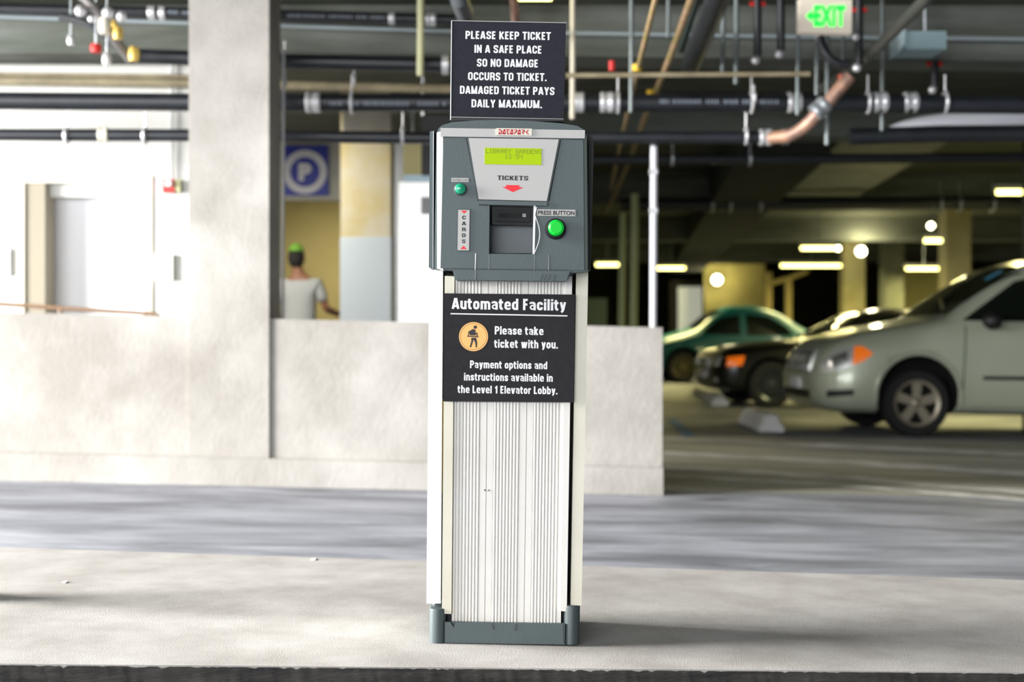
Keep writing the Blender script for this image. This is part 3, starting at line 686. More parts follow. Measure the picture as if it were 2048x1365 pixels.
def wheel(parent, x, y, r, w, rimr, style, rimmat, sgn):
    # sgn: outer side direction along y (-1 towards the camera side)
    o = Vector((x, y, r))
    t = part('wheel', lathe(B(), [(rimr * .98, w * .42), (rimr * 1.04, w * .5), (r * .93, w * .5), (r * .99, w * .36), (r, 0), (r * .99, -w * .36), (r * .93, -w * .5), (rimr * 1.04, -w * .5), (rimr * .98, -w * .42), (rimr * .9, 0), (rimr * .98, w * .42)], o, 'y', 40), rubber, parent, True)
    f = -sgn
    bm = lathe(B(), [(0, 0), (rimr * .98, 0)], o + Vector((0, sgn * w * .22, 0)), 'y', 32); part('rim_back', bm, blackint, t)
    bm = lathe(B(), [(rimr * .86, sgn * w * .38), (rimr * 1.0, sgn * w * .46), (rimr * 1.0, sgn * w * .40), (rimr * .86, sgn * w * .32), (rimr * .86, sgn * w * .38)], o, 'y', 36)
    k = {'five': 5, 'mesh': 14, 'ten': 10}[style]
    ym = y + sgn * w * .36
    for i in range(k):
        a = 2 * math.pi * i / k + .3; wd = {'five': .17, 'mesh': .035, 'ten': .07}[style] * rimr * 2
        u = Vector((math.cos(a), 0, math.sin(a))); v = Vector((-math.sin(a), 0, math.cos(a)))
        for s2 in ((-.18, .18) if style == 'mesh' else (0,)):
            u2 = (u + v * s2).normalized()
            q = [o + u * rimr * .12 - v * wd * .5, o + u * rimr * .12 + v * wd * .5, o + u2 * rimr * .9 + v * wd * .62, o + u2 * rimr * .9 - v * wd * .62]
            q = [Vector((p.x, ym, p.z)) for p in q]; prism(bm, q, (0, -sgn * .025, 0))
    part('rim', bm, rimmat, t, True)
    part('hub_cap', lathe(B(), [(0, sgn * w * .44), (rimr * .13, sgn * w * .43), (rimr * .2, sgn * w * .38), (rimr * .24, sgn * w * .3)], o, 'y', 20), rimmat, t, True)
def make_car(name, label, keys, L, paint, wheels, r, w, rimr, style, rimmat, arch, loc, rz, front_contact_x, hub_y, lift=.01, zs=1.0):
    c = Car(keys, L); root = empty(name, loc, label, 'car', rot=(0, math.atan(S), rz))
    # local origin lies at the near front wheel's contact: shift all parts
    body = part('body', c.body(), [paint, blackint], root, True)
    for wx in wheels:
        for sg in (-1, 1):
            ww = c.side(wx, r * 1.5)
            cb = lathe(B(), [(0, 0), (arch, 0), (arch, .5), (0, .5)], (wx, sg * (ww + .2) - (.5 if sg > 0 else 0), r + lift), 'y', 36)
            for f in cb.faces: f.material_index = 1
            cut(body, cb)
    for wx in wheels:
        for sg in (-1, 1): wheel(root, wx, sg * hub_y, r, w, rimr, style, rimmat, sg)
    return c, root
def place(px, py, x, y, rz):       # root location so that local (x, y) stands on the floor pixel
    p = FP(px, py); c, s_ = math.cos(rz), math.sin(rz)
    q = Vector((p.x - (x * c - y * s_), p.y - (x * s_ + y * c), 0)); q.z = fz(q.x); return q
# local x runs from the nose backwards; the nose points to the left of the picture
vanp = mat('champagne_silver_paint', (188, 195, 174), .33, .25, coat=.5, scale=3, rgb2=(184, 191, 170))
RZ = R(3.0)
K = [(0, .36, .60, .50, .56, .60, .50, .66, .68), (.06, .27, .74, .50, .70, .70, .62, .78, .82), (.16, .23, .84, .52, .80, .76, .70, .88, .92), (.35, .21, .91, .55, .87, .84, .76, .97, 1.0),
     (.6, .21, .94, .58, .91, .92, .80, 1.04, 1.07), (1.0, .22, .955, .6, .93, 1.02, .82, 1.12, 1.15), (1.28, .22, .96, .62, .94, 1.10, .80, 1.19, 1.22), (1.5, .22, .965, .62, .94, 1.11, .77, 1.34, 1.38), (1.9, .22, .97, .62, .94, 1.12, .73, 1.60, 1.66), (2.15, .22, .97, .62, .94, 1.13, .71, 1.71, 1.78), (2.4, .22, .97, .62, .94, 1.13, .70, 1.76, 1.84),
     (2.8, .22, .97, .62, .94, 1.14, .69, 1.79, 1.87), (3.8, .22, .97, .62, .94, 1.14, .69, 1.79, 1.87), (4.5, .24, .96, .62, .93, 1.13, .68, 1.75, 1.82), (4.8, .28, .94, .62, .90, 1.1, .63, 1.56, 1.62), (4.95, .34, .88, .62, .85, 1.0, .60, 1.2, 1.3), (5.0, .42, .78, .62, .75, .85, .55, .95, 1.0)]
van, vr = make_car('minivan', 'champagne silver minivan with an amber corner lamp at the right', K, 5.0, vanp, (.98, 4.0), .335, .225, .235, 'five', mat('alloy_rim', (166, 158, 140), .4, .5), .41, place(1826, 873, .98, -.80, RZ), RZ, .98, .80, lift=.07)
for sg in (-1, 1):
    part('side_window', van.side_patch([(1.52, 1.24), (2.0, 1.58), (2.38, 1.68)], [(1.42, 1.17), (2.0, 1.17), (2.36, 1.17)], sg, .01), glass, vr, True)
    part('side_window', van.side_patch([(2.46, 1.69), (3.4, 1.71)], [(2.44, 1.17), (3.4, 1.18)], sg, .01), glass, vr, True)
    part('side_window', van.side_patch([(3.48, 1.64), (4.3, 1.60)], [(3.48, 1.17), (4.42, 1.2)], sg, .01), glass, vr, True)
    part('headlight', van.side_patch([(.06, .72), (.2, .85), (.38, .90)], [(.05, .62), (.2, .64), (.34, .70)], sg, .008), lampglass, vr, True)
    part('reflector', van.side_patch([(.14, .78), (.28, .84)], [(.14, .68), (.28, .69)], sg, .014, th=.004), chrome, vr, True)
    part('turn_signal', van.side_patch([(.35, .89), (.42, .89), (.51, .83)], [(.32, .70), (.42, .74), (.51, .81)], sg, .012), amber, vr, True)
    part('side_moulding', van.side_patch([(1.62, .62), (3.4, .64)], [(1.62, .585), (3.4, .6)], sg, .016, 3), trimblk, vr, True)
    part('sill', van.side_patch([(1.5, .34), (3.5, .35)], [(1.5, .24), (3.5, .25)], sg, .012, 3), vanp, vr, True)
    for xx in (1.44, 2.42):
        part('door_seam', van.side_patch([(xx, 1.12), (xx + .012, 1.12)], [(xx - .03, .36), (xx - .018, .36)], sg, .001, 10), trimblk, vr)
    # arch lip
    lp = [(.98 + .425 * math.cos(t), .405 + .425 * math.sin(t)) for t in [math.pi * (k / 24) for k in range(-1, 26)]]
    part('arch_lip', tube(B(), [(a, sg * (van.side(a, max(b, .30)) + .0), b) for a, b in lp], .022, 8), vanp, vr, True)
    part('wing_mirror', (lambda b: (lathe(b, [(0, -.09), (.05, -.08), (.085, -.03), (.09, .02), (.07, .07), (0, .08)], (1.66, sg * 1.06, 1.17), 'x', 20), b)[1])(B()), trimblk, vr, True)
    part('fog_light', van.side_patch([(.10, .44), (.34, .46)], [(.10, .37), (.34, .40)], sg, .006), trimblk, vr, True)
part('windshield', van.top_patch(lambda y: 1.30 + .05 * y * y, lambda y: 2.08 + .03 * y * y, .70, .008), glass, vr, True)
part('window_sticker', van.top_patch(lambda y: 1.82, lambda y: 1.98, -.42, .012, y0=-.50, n=3, m=4), mat('cyan_sticker', (60, 170, 220), .5), vr, label='cyan sticker on the windshield')
gr = part('grille', van.front_patch(-.46, .46, .62, .84, .012, 16), trimblk, vr, True)
for k in range(6):
    y = -.42 + k * .168; part('grille_bar', van.front_patch(y - .045, y + .045, .63, .85, .03, 3), chrome, gr, True)
part('bumper_lip', van.front_patch(-.72, .72, .53, .60, .02, 20), vanp, vr, True)
part('air_intake', van.front_patch(-.5, .5, .34, .43, .012, 14), trimblk, vr, True)
part('number_plate', van.front_patch(-.16, .16, .44, .56, .04, 4), whitep, vr, True)
part('wiper', tube(B(), [(1.34, -.55, van.top(1.34, .55) + .03), (1.5, .0, van.top(1.5, 0) + .03)], .012, 6), trimblk, vr)

# black sedan
bp = mat('black_car_paint', (10, 12, 14), .35, coat=.35)
K2 = [(0, .34, .62, .48, .60, .58, .52, .62, .65), (.08, .24, .76, .48, .74, .62, .66, .70, .73), (.25, .2, .84, .5, .82, .68, .74, .77, .81), (.8, .18, .87, .52, .84, .78, .76, .86, .90), (1.4, .18, .875, .54, .85, .86, .74, .92, .97),
      (1.75, .18, .875, .54, .85, .88, .68, 1.08, 1.12), (2.2, .18, .875, .54, .85, .9, .60, 1.30, 1.35), (2.7, .18, .875, .54, .85, .91, .58, 1.36, 1.42), (3.2, .18, .875, .54, .85, .92, .58, 1.33, 1.38), (3.7, .2, .87, .54, .84, .92, .66, 1.08, 1.12), (4.0, .24, .85, .54, .82, .9, .70, .98, 1.02), (4.35, .3, .78, .54, .76, .8, .62, .92, .96), (4.45, .4, .66, .54, .64, .7, .5, .8, .84)]
RZ2 = R(7)
bmw, br = make_car('sedan', 'black sedan with dark mesh wheels parked beyond the silver minivan', K2, 4.45, bp, (.72, 3.42), .315, .21, .215, 'mesh', mat('dark_rim', (70, 76, 84), .3, .6), .37, place(1538, 816, .72, -.74, RZ2), RZ2, .72, .74)
for sg in (-1, 1):
    part('side_window', bmw.side_patch([(1.95, 1.12), (2.3, 1.28), (2.62, 1.31)], [(1.85, .97), (2.2, .97), (2.6, .98)], sg, .008), glass, br, True)
    part('side_window', bmw.side_patch([(2.68, 1.31), (3.1, 1.28), (3.35, 1.14)], [(2.66, .98), (3.1, .98), (3.4, .99)], sg, .008), glass, br, True)
    part('headlight', bmw.front_patch(sg * .36, sg * .66, .55, .68, .015, 6), lampglass, br, True)
    part('turn_signal', bmw.side_patch([(.12, .68), (.34, .70)], [(.10, .55), (.30, .57)], sg, .012), amber, br, True)
    part('grille_opening', bmw.front_patch(sg * .03, sg * .2, .5, .66, .02, 4), chrome, br, True)
    part('fog_light', bmw.front_patch(sg * .5, sg * .62, .33, .39, .012, 4), lampglass, br, True)
    part('side_moulding', bmw.side_patch([(1.15, .52), (3.0, .53)], [(1.15, .48), (3.0, .49)], sg, .012, 3), trimblk, br, True)
part('windshield', bmw.top_patch(lambda y: 1.55 + .1 * y * y, lambda y: 2.2, .58, .008), glass, br, True)
part('number_plate', bmw.front_patch(-.15, .15, .38, .48, .03, 4), whitep, br, True)

# teal rounded hatchback
tp = mat('teal_car_paint', (4, 88, 96), .45, coat=.25)
K3 = [(0, .36, .5, .45, .5, .55, .4, .6, .62), (.08, .26, .68, .45, .66, .64, .5, .72, .75), (.3, .2, .80, .48, .76, .74, .58, .84, .88), (.7, .18, .85, .5, .78, .84, .62, .95, 1.0), (1.1, .18, .86, .52, .79, .92, .60, 1.08, 1.14), (1.45, .18, .86, .54, .79, .95, .57, 1.36, 1.42),
      (1.9, .18, .86, .54, .79, .96, .57, 1.53, 1.60), (2.3, .18, .86, .54, .79, .96, .57, 1.54, 1.62), (2.8, .18, .86, .54, .79, .96, .55, 1.44, 1.52), (3.3, .2, .86, .52, .78, .94, .52, 1.18, 1.24), (3.7, .24, .82, .5, .74, .86, .52, .98, 1.03), (4.0, .32, .7, .48, .62, .7, .45, .78, .82), (4.08, .4, .55, .45, .5, .6, .38, .66, .7)]
RZ3 = R(5)
btl, tr = make_car('hatchback', 'teal round roofed small car behind the black sedan', K3, 4.08, tp, (.80, 3.31), .32, .2, .22, 'ten', mat('bronze_rim', (96, 92, 60), .45, .4), .40, place(1364, 766, .80, -.72, RZ3), RZ3, .80, .72, zs=1)
for sg in (-1, 1):
    part('side_window', btl.side_patch([(1.30, 1.12), (1.6, 1.34), (1.98, 1.42)], [(1.18, 1.0), (1.6, 1.0), (1.98, 1.0)], sg, .01), glass, tr, True)
    part('side_window', btl.side_patch([(2.12, 1.43), (2.6, 1.39), (2.98, 1.18)], [(2.12, 1.0), (2.6, 1.0), (3.1, 1.02)], sg, .01), glass, tr, True)
    part('headlight', lathe(B(), [(0, -.03), (.06, -.02), (.1, .02), (.11, .08)], (.22, sg * .56, .70), 'x', 20), lampglass, tr, True)
    lp = [(.80 + .43 * math.cos(t), .33 + .43 * math.sin(t)) for t in [math.pi * k / 20 for k in range(21)]]
    part('arch_lip', tube(B(), [(a, sg * btl.side(a, max(b, .28)), b) for a, b in lp], .03, 8), tp, tr, True)
part('windshield', btl.top_patch(lambda y: 1.06 + .1 * y * y, lambda y: 1.62, .5, .008), glass, tr, True)
part('rear_window', btl.top_patch(lambda y: 2.85, lambda y: 3.35, .42, .008), glass, tr, True)

# dark car behind the teal one
K4 = [(k[0], *k[1:]) for k in K2]
RZ4 = R(5)
dk, dr = make_car('sedan', 'dark green car behind the teal one, only its roof and rear glass in sight', K4, 4.45, mat('dark_green_paint', (14, 30, 24), .4, coat=.3), (.72, 3.42), .315, .21, .215, 'ten', mat('grey_rim', (120, 120, 116), .4, .5), .37, place(1545, 752, .72, -.74, RZ4), RZ4, .72, .74)
for sg in (-1, 1):
    part('side_window', dk.side_patch([(1.95, 1.12), (2.3, 1.28), (2.62, 1.31)], [(1.85, .97), (2.2, .97), (2.6, .98)], sg, .008), glass, dr, True)
    part('side_window', dk.side_patch([(2.68, 1.31), (3.1, 1.28), (3.35, 1.14)], [(2.66, .98), (3.1, .98), (3.4, .99)], sg, .008), glass, dr, True)
part('windshield', dk.top_patch(lambda y: 1.55 + .1 * y * y, lambda y: 2.2, .58, .008), glass, dr, True)

# wheel stops
def wheel_stop(pa, pb, zt, label, wpx):
    a, b = FP(*pa), FP(*pb); t = (b - a); t.z = 0; L = t.length; t.normalize(); n = Vector((-t.y, t.x, 0))
    w = wpx; bm = B()
    secs = []
    for s_, k in ((0, .55), (.05, .95), (.12, 1), (L - .12, 1), (L - .05, .95), (L, .55)):
        c = a + t * s_; secs.append([bm.verts.new(c + n * o + Vector((0, 0, fz(c.x) - fz(a.x) + z))) for o, z in ((-w, .0), (-w * .97, .05), (-w * .55, zt * k), (w * .55, zt * k), (w * .97, .05), (w, 0))])
    for p, q in zip(secs, secs[1:]):
        for i in range(6): bm.faces.new([p[i], p[(i + 1) % 6], q[(i + 1) % 6], q[i]])
    bm.faces.new(secs[0][::-1]); bm.faces.new(secs[-1]); bevel(bm, .012, 2)
    return tag(mesh_obj('wheel_stop', bm, mat('white_wheel_stop', (248, 248, 246), .7), smooth=True), label, 'wheel stop', 'white wheel stops')
wheel_stop((1543, 864), (1500, 846), .17, 'white wheel stop on the floor in front of the silver minivan', .13)
wheel_stop((1440, 812), (1398, 790), .14, 'white wheel stop under the nose of the black sedan', .12)
# painted lines
LZ = .006
def stripe(name, quad, m, label, group=None):
    bm = B(); prism(bm, [FP(a, b, LZ) for a, b in quad], (0, 0, .002)); return tag(mesh_obj(name, bm, m), label, 'marking', group)
bl = mat('blue_floor_paint', (64, 128, 196), .7, scale=4, rgb2=(110, 140, 170)); wl = mat('white_floor_paint', (236, 234, 226), .7, scale=3, rgb2=(150, 148, 138), stretch=(1, 4, 1))
stripe('floor_marking', [(1334, 838), (1352, 838), (1392, 872), (1368, 874)], bl, 'worn blue paint stroke on the floor by the parapet end')
for i, (a, b, c, d) in enumerate((((1328, 874), (1700, 889), (2120, 909), 7), ((1328, 903), (1700, 921), (2120, 947), 8), ((1328, 931), (1700, 952), (2120, 984), 8), ((1328, 949), (1680, 966), (2120, 1002), 6))):
    bm = B(); up = [FP(*p, LZ) for p in (a, b, c)]; lo = [FP(p[0], p[1] + d, LZ) for p in (a, b, c)]
    prism(bm, [*up, *lo[::-1]], (0, 0, .002))
    tag(mesh_obj('floor_marking', bm, wl), ['faint white line on the floor nearest the minivan', 'second white floor line out from the minivan', 'third white floor line out from the minivan', 'white floor line nearest the lane'][i], 'marking', 'white lines right of the parapet')

# ------------------------------------------------------------------ person behind the parapet
def skin(name, verts, edges, radii, m, parent, sub=2, root=0):
    me = bpy.data.meshes.new(name); me.from_pydata(verts, edges, []); o = bpy.data.objects.new(name, me); COL.objects.link(o)
    md = o.modifiers.new('s', 'SKIN'); md.use_smooth_shade = True
    for i, r_ in enumerate(radii): me.skin_vertices[0].data[i].radius = r_ if isinstance(r_, tuple) else (r_, r_)
    me.skin_vertices[0].data[root].use_root = True
    sd = o.modifiers.new('d', 'SUBSURF'); sd.levels = sub; sd.render_levels = sub
    bpy.context.view_layer.update(); dg = bpy.context.evaluated_depsgraph_get()
    n = bpy.data.meshes.new_from_object(o.evaluated_get(dg)); bpy.data.objects.remove(o); bpy.data.meshes.remove(me)
    n.name = name; n.materials.clear(); n.materials.append(m)
    for p in n.polygons: p.use_smooth = True
    o = bpy.data.objects.new(name, n); COL.objects.link(o); o.parent = parent; return o
DP = 14.6
pp = Vector((X_(600, DP), DP, 0)); pp.z = fz(pp.x)
pe = empty('person', pp, 'person in a grey white t-shirt and green cap seen from behind, beyond the parapet', 'person')
skinm = mat('brown_skin', (120, 78, 56), .6); shirt = mat('pale_grey_shirt', (146, 148, 148), .9); trou = mat('dark_trousers', (44, 46, 52), .9); hairm = mat('dark_hair', (22, 20, 16), .9)
V = [(0, 0, .95), (0, .0, 1.12), (0, .01, 1.32), (0, .02, 1.43), (-.02, .02, 1.51), (-.03, .01, 1.60),   # pelvis .. neck, head base
     (-.19, .01, 1.40), (-.25, .0, 1.14), (-.22, .16, .98), (-.20, .24, .94),
     (.19, .01, 1.40), (.265, .02, 1.14), (.36, .20, 1.09), (.43, .28, 1.10),
     (-.1, 0, .88), (-.11, 0, .5), (-.12, .01, .09), (-.13, .12, .04), (.1, 0, .88), (.11, 0, .5), (.12, .01, .09), (.13, .12, .04)]
E = [(0, 1), (1, 2), (2, 3), (3, 4), (4, 5), (3, 6), (6, 7), (7, 8), (8, 9), (3, 10), (10, 11), (11, 12), (12, 13), (0, 14), (14, 15), (15, 16), (16, 17), (0, 18), (18, 19), (19, 20), (20, 21)]
Rr = [(.15, .11), (.12, .085), (.13, .09), (.07, .06), .055, .06, .044, .040, .034, .026, .044, .040, .034, .026, .085, .056, .042, .035, .085, .056, .042, .035]
bodyo = skin('body', V, E, Rr, skinm, pe)
def head_bm():
    bm = B(); bmesh.ops.create_uvsphere(bm, u_segments=24, v_segments=18, radius=1)
    for v in bm.verts:
        x, y, z = v.co; w = 1 - .22 * max(0, -z) ; v.co = Vector((x * .078 * w, y * .098 * (w if y > 0 else 1), z * .12))
        if z < -.3 and y > 0: v.co.y += .012
        if abs(x) < .2 and y > .85 and -.35 < z < .05: v.co.y += .022
    bmesh.ops.translate(bm, verts=bm.verts, vec=(-.04, .02, 1.66)); return bm
part('head', head_bm(), skinm, pe, True)
for sg in (-1, 1): part('ear', lathe(B(), [(0, -.01), (.03, 0), (0, .012)], (-.04 + sg * .08, .01, 1.65), 'x', 12), skinm, pe, True)
for sg in (-1, 1): part('eye', lathe(B(), [(0, 0), (.012, -.004), (0, -.008)], (-.04 + sg * .03, .12, 1.67), 'y', 10), whitep, pe, True)
part('mouth', bbox(-.062, -.018, .112, .122, 1.595, 1.603, .002), mat('lip', (130, 70, 60), .6), pe)
def hair_bm(zc, cut_z, sc):
    bm = B(); bmesh.ops.create_uvsphere(bm, u_segments=24, v_segments=16, radius=1)
    for v in bm.verts:
        x, y, z = v.co; v.co = Vector((x * .085 * sc, y * .104 * sc, max(z, cut_z(y)) * .126 * sc))
    bmesh.ops.translate(bm, verts=bm.verts, vec=(-.04, .012, zc)); return bm
part('hair', hair_bm(1.668, lambda y: -.75 if y < .1 else .2, 1.0), hairm, pe, True)
capo = part('cap', hair_bm(1.69, lambda y: .34, 1.03), mat('lime_green_cap', (96, 140, 44), .8), pe, True)
part('cap_peak', bbox(-.10, .02, .09, .19, 1.725, 1.737, .004), MATS['lime_green_cap'], capo)
skin('t_shirt', [(0, 0, .92), (0, 0, 1.05), (0, .01, 1.22), (0, .02, 1.41), (-.17, .01, 1.40), (-.235, .005, 1.2), (.17, .01, 1.40), (.245, .01, 1.2)], [(0, 1), (1, 2), (2, 3), (3, 4), (4, 5), (3, 6), (6, 7)],
     [(.18, .135), (.18, .135), (.18, .13), (.11, .095), .075, .068, .075, .068], shirt, pe)
skin('trousers', [(0, 0, .93), (-.1, 0, .86), (-.11, 0, .5), (-.12, .01, .12), (.1, 0, .86), (.11, 0, .5), (.12, .01, .12)], [(0, 1), (1, 2), (2, 3), (0, 4), (4, 5), (5, 6)], [(.165, .12), .1, .072, .06, .1, .072, .06], trou, pe)
for sg in (-1, 1): part('shoe', bbox(sg * .125 - .045, sg * .125 + .045, -.05, .22, 0.003, .085, .02, 3), trimblk, pe, True)
def hand(name, wrist, d, up, sgn):
    wrist = Vector(wrist); d = Vector(d).normalized(); up = Vector(up).normalized(); sdv = d.cross(up) * sgn
    vs = [wrist, wrist + d * .05]; es = [(0, 1)]; rs = [.024, (.032, .016)]
    for i in range(4):
        b0 = wrist + d * .085 + sdv * (.03 - i * .02); ln = (.038, .043, .04, .03)[i]
        k = len(vs); vs += [b0, b0 + (d * .9 - up * .4) * ln, b0 + (d * 1.3 - up * 1.2) * ln]; rs += [.011, .009, .008]; es += [(1, k), (k, k + 1), (k + 1, k + 2)]
    k = len(vs); vs += [wrist + d * .03 + sdv * .038, wrist + d * .065 + sdv * .055 - up * .012]; rs += [.012, .009]; es += [(1, k), (k, k + 1)]
    return skin(name, [tuple(v) for v in vs], es, rs, skinm, pe, 1)
hand('hand', (.43, .28, 1.10), (.5, .7, .0), (0, 0, 1), -1); hand('hand', (-.20, .24, .94), (.1, .6, -.3), (0, 0, 1), 1)
# ------------------------------------------------------------------ overhead services
def pipe(name, pts, dia, m, label, cat='pipe', group=None, it=0, n=14, parent=None):
    w = [P(*p) for p in pts]
    if it: w = smooth_pts(w, it)
    r = dia * pts[0][2] / F / 2
    o = mesh_obj(name, tube(B(), w, r, n), m, parent, True)
    return o if parent else tag(o, label, cat, group)
def sleeve(px0, px1, py, d, dia, parent, m=None, name='coupling', slope=0):
    r = dia * d / F / 2; a, b = P(px0, py, d), P(px1, py + slope, d)
    L = (b - a).length; bm = B()
    tube(bm, [a, a.lerp(b, .12), a.lerp(b, .3), a.lerp(b, .36), a.lerp(b, .64), a.lerp(b, .7), a.lerp(b, .88), b], r, 18, radii=[r * .93, r, r, r * .95, r * .95, r, r, r * .93])
    return part(name, bm, m or steel_light, parent, True)
def clevis(px, py0, py1, d, dia, parent, m=None):     # rod and ring hanger
    r = dia * d / F / 2; c = P(px, py1, d); bm = B()
    u, v = Vector((0, 1, 0)), Vector((0, 0, 1))
    tube(bm, [c + u * r * math.cos(t) + v * r * math.sin(t) for t in [math.pi * 2 * k / 16 for k in range(17)]], 5 * d / F / 2 + .004, 8)
    tube(bm, [c + v * r, Vector((c.x, c.y, HC - (py0 - CY) * d / F))], .006, 8)
    return part('hanger', bm, m or steel_light, parent, True)
# printing on pipes: small indistinct pale blocks, as blurred in the photograph
def printing(px0, px1, py0, py1, d, dia, parent, hgt=8):
    bm = B(); r = dia * d / F / 2; rr = random.Random(int(px0)); x = px0
    while x < px1:
        wv = rr.uniform(4, 8); y = py0 + (py1 - py0) * (x - px0) / (px1 - px0)
        if rr.random() > .15:
            a, b = P(x, y - hgt / 2, d - r - .002), P(x + wv * .7, y + hgt / 2, d - r - .002)
            bm.faces.new([bm.verts.new(q) for q in ((a.x, a.y, b.z), (b.x, a.y, b.z), (b.x, a.y, a.z), (a.x, a.y, a.z))])
        x += wv + 1.5
    part('printing', bm, mat('pipe_print', (120, 128, 140), .6), parent, kind='stuff')
p1 = pipe('drain_pipe', [(-260, 12, 9.3), (380, 26, 9.3), (912, 40, 9.3)], 22, black_pipe, 'thin black pipe with pale print, topmost, left of the ticket machine')
sleeve(778, 790, 36, 9.3, 29, p1); sleeve(852, 872, 38, 9.3, 31, p1); sleeve(298, 312, 25, 9.3, 30, p1); sleeve(320, 332, 26, 9.3, 30, p1)
printing(570, 770, 31, 35, 9.3, 22, p1, 7); printing(335, 378, 24, 26, 9.3, 22, p1, 7)
p = pipe('conduit', [(-260, 24, 9.48), (300, 43, 9.48), (900, 62, 9.48), (1500, 72, 9.48), (2200, 80, 9.48)], 9, mat('grey_conduit', (176, 188, 192), .4, .3), 'pale grey conduit running the full width along the front ceiling beam')
p2 = pipe('drain_pipe', [(262, 112, 9.2), (560, 123, 9.2), (905, 130, 9.2)], 30, black_pipe, 'short black pipe level with the top placard, second down from the top')
clevis(570, 80, 165, 9.2, 12, p2); sleeve(884, 898, 130, 9.2, 40, p2); clevis(708, 120, 160, 9.2, 14, p2)
p3 = pipe('service_pipe', [(-260, 158, 9.9), (380, 166, 9.9), (905, 178, 9.9)], 18, tan_pipe, 'dull tan pipe left, just above the thickest black pipe')
pipe('service_pipe', [(1132, 151, 8.7), (1620, 148, 8.7)], 10, tan_pipe, 'thin tan pipe to the right of the top placard')
pipe('service_pipe', [(-260, 146, 9.85), (380, 153, 9.85)], 8, tan_pipe, 'thinner tan pipe at the left edge above the dull tan one')
p4 = pipe('drain_pipe', [(-260, 200, 9.25), (400, 205, 9.25), (1100, 206, 9.25), (1600, 206, 9.25), (2250, 212, 9.25)], 36, black_pipe, 'thickest black pipe crossing behind the top placard')
for a, b in ((612, 642), (1148, 1168), (1200, 1228), (1574, 1602), (1746, 1774), (1806, 1834)): sleeve(a, b, 205, 9.25, 42, p4)
for px in (704, 1236, 1503, 1736, 1890): clevis(px, 150, 205, 9.25, 40, p4)
printing(660, 900, 207, 208, 9.25, 36, p4, 8); printing(1320, 1560, 203, 204, 9.25, 36, p4, 8)
p5 = pipe('drain_pipe', [(-260, 269, 9.3), (385, 271, 9.3), (860, 276, 9.3), (1540, 275, 9.3)], 25, black_pipe, 'lower black pipe behind the head of the ticket machine')
sleeve(198, 217, 270, 9.3, 30, p5, ivory)
for px in (134, 290, 806, 1492): clevis(px, 225, 272, 9.3, 30, p5)
sleeve(1518, 1544, 275, 9.3, 34, p5)
p6 = pipe('drain_pipe', [(1700, 274, 9.6), (1880, 268, 9.6), (2250, 266, 9.6)], 34, black_pipe, 'black pipe at the right edge under the white curved duct')
p7 = pipe('copper_pipe', [(1542, 276, 9.25), (1592, 270, 9.1), (1640, 225, 8.95), (1700, 152, 8.9)], 26, copper, 'copper pipe rising diagonally below the exit sign', it=2)
sleeve(1628, 1652, 228, 8.95, 38, p7, steel, slope=-22); sleeve(1562, 1578, 274, 9.25, 32, p7, steel)
clevis(1508, 170, 195, 9.1, 20, p7)
# rods and uprights
rodm = mat('dull_rod', (120, 128, 128), .5, .4)
pale = mat('pale_post_paint', (204, 202, 160), .6); whitep2 = mat('white_post', (224, 226, 232), .45)
for px, y0, y1, d, w, m, lab in ((841, -30, 152, 9.0, 14, pale, 'pale yellow upright rod left of the top placard'), (1146, -30, 238, 9.0, 11, mat('beige_rod', (196, 188, 170), .6), 'beige upright rod just right of the top placard'),
                              (1263, -30, 225, 9.0, 9, rodm, 'grey hanging rod between placard and rusty conduits'), (1337, -30, 75, 9.0, 8, rodm, 'grey hanging rod beside the right rusty conduit'),
                              (1446, -30, 148, 9.0, 9, rodm, 'left of two grey rods close together near the dark ducts'), (1473, -30, 168, 9.0, 10, rodm, 'right of two grey rods close together near the dark ducts'),
                              (1596, -30, 230, 9.0, 8, rodm, 'thin grey rod left of the exit sign'), (1634, -30, 190, 9.0, 8, rodm, 'thin grey rod under the left half of the exit sign'), (1687, -30, 120, 9.0, 7, rodm, 'thin grey rod under the right half of the exit sign'), (1655, -30, 290, 9.08, 10, rodm, 'grey rod hanging under the copper pipe elbow'), (1765, -30, 262, 9.42, 8, rodm, 'grey rod left of the white curved duct')):
    pipe('hanging_rod', [(px, y0, d), (px, (y0 + y1) / 2, d), (px - 1, y1, d)], w, m, lab, 'rod', 'hanging rods')
wp = pipe('white_post', [(1308, 292, 9.4), (1307, 480, 9.4), (1305, 996 - 40, 9.4)], 14, whitep2, 'slim white upright post behind the right end of the parapet', 'post')
for y in (344, 422): sleeve(1299, 1315, y, 9.4, 17, wp)
for px, y0, y1, d, w, lab in ((1270, 388, 826, 17, 16, 'pale green upright pipe left of the white post'), (1246, 426, 816, 18, 14, 'fainter pale green upright pipe nearest the ticket machine')):
    pipe('upright_pipe', [(px, y0, d), (px - 3, (y0 + y1) / 2, d), (px - 5, y1, d)], w, mat('green_pipe', (150, 158, 112), .6), lab, 'pipe', 'pale green uprights')
# pipe strapped beside the column
pipe('downpipe', [(567, 100, 9.0), (567, 300, 9.0), (565, 860, 9.0)], 6, whitep2, 'thin white upright pipe against the right side of the concrete column', 'pipe')
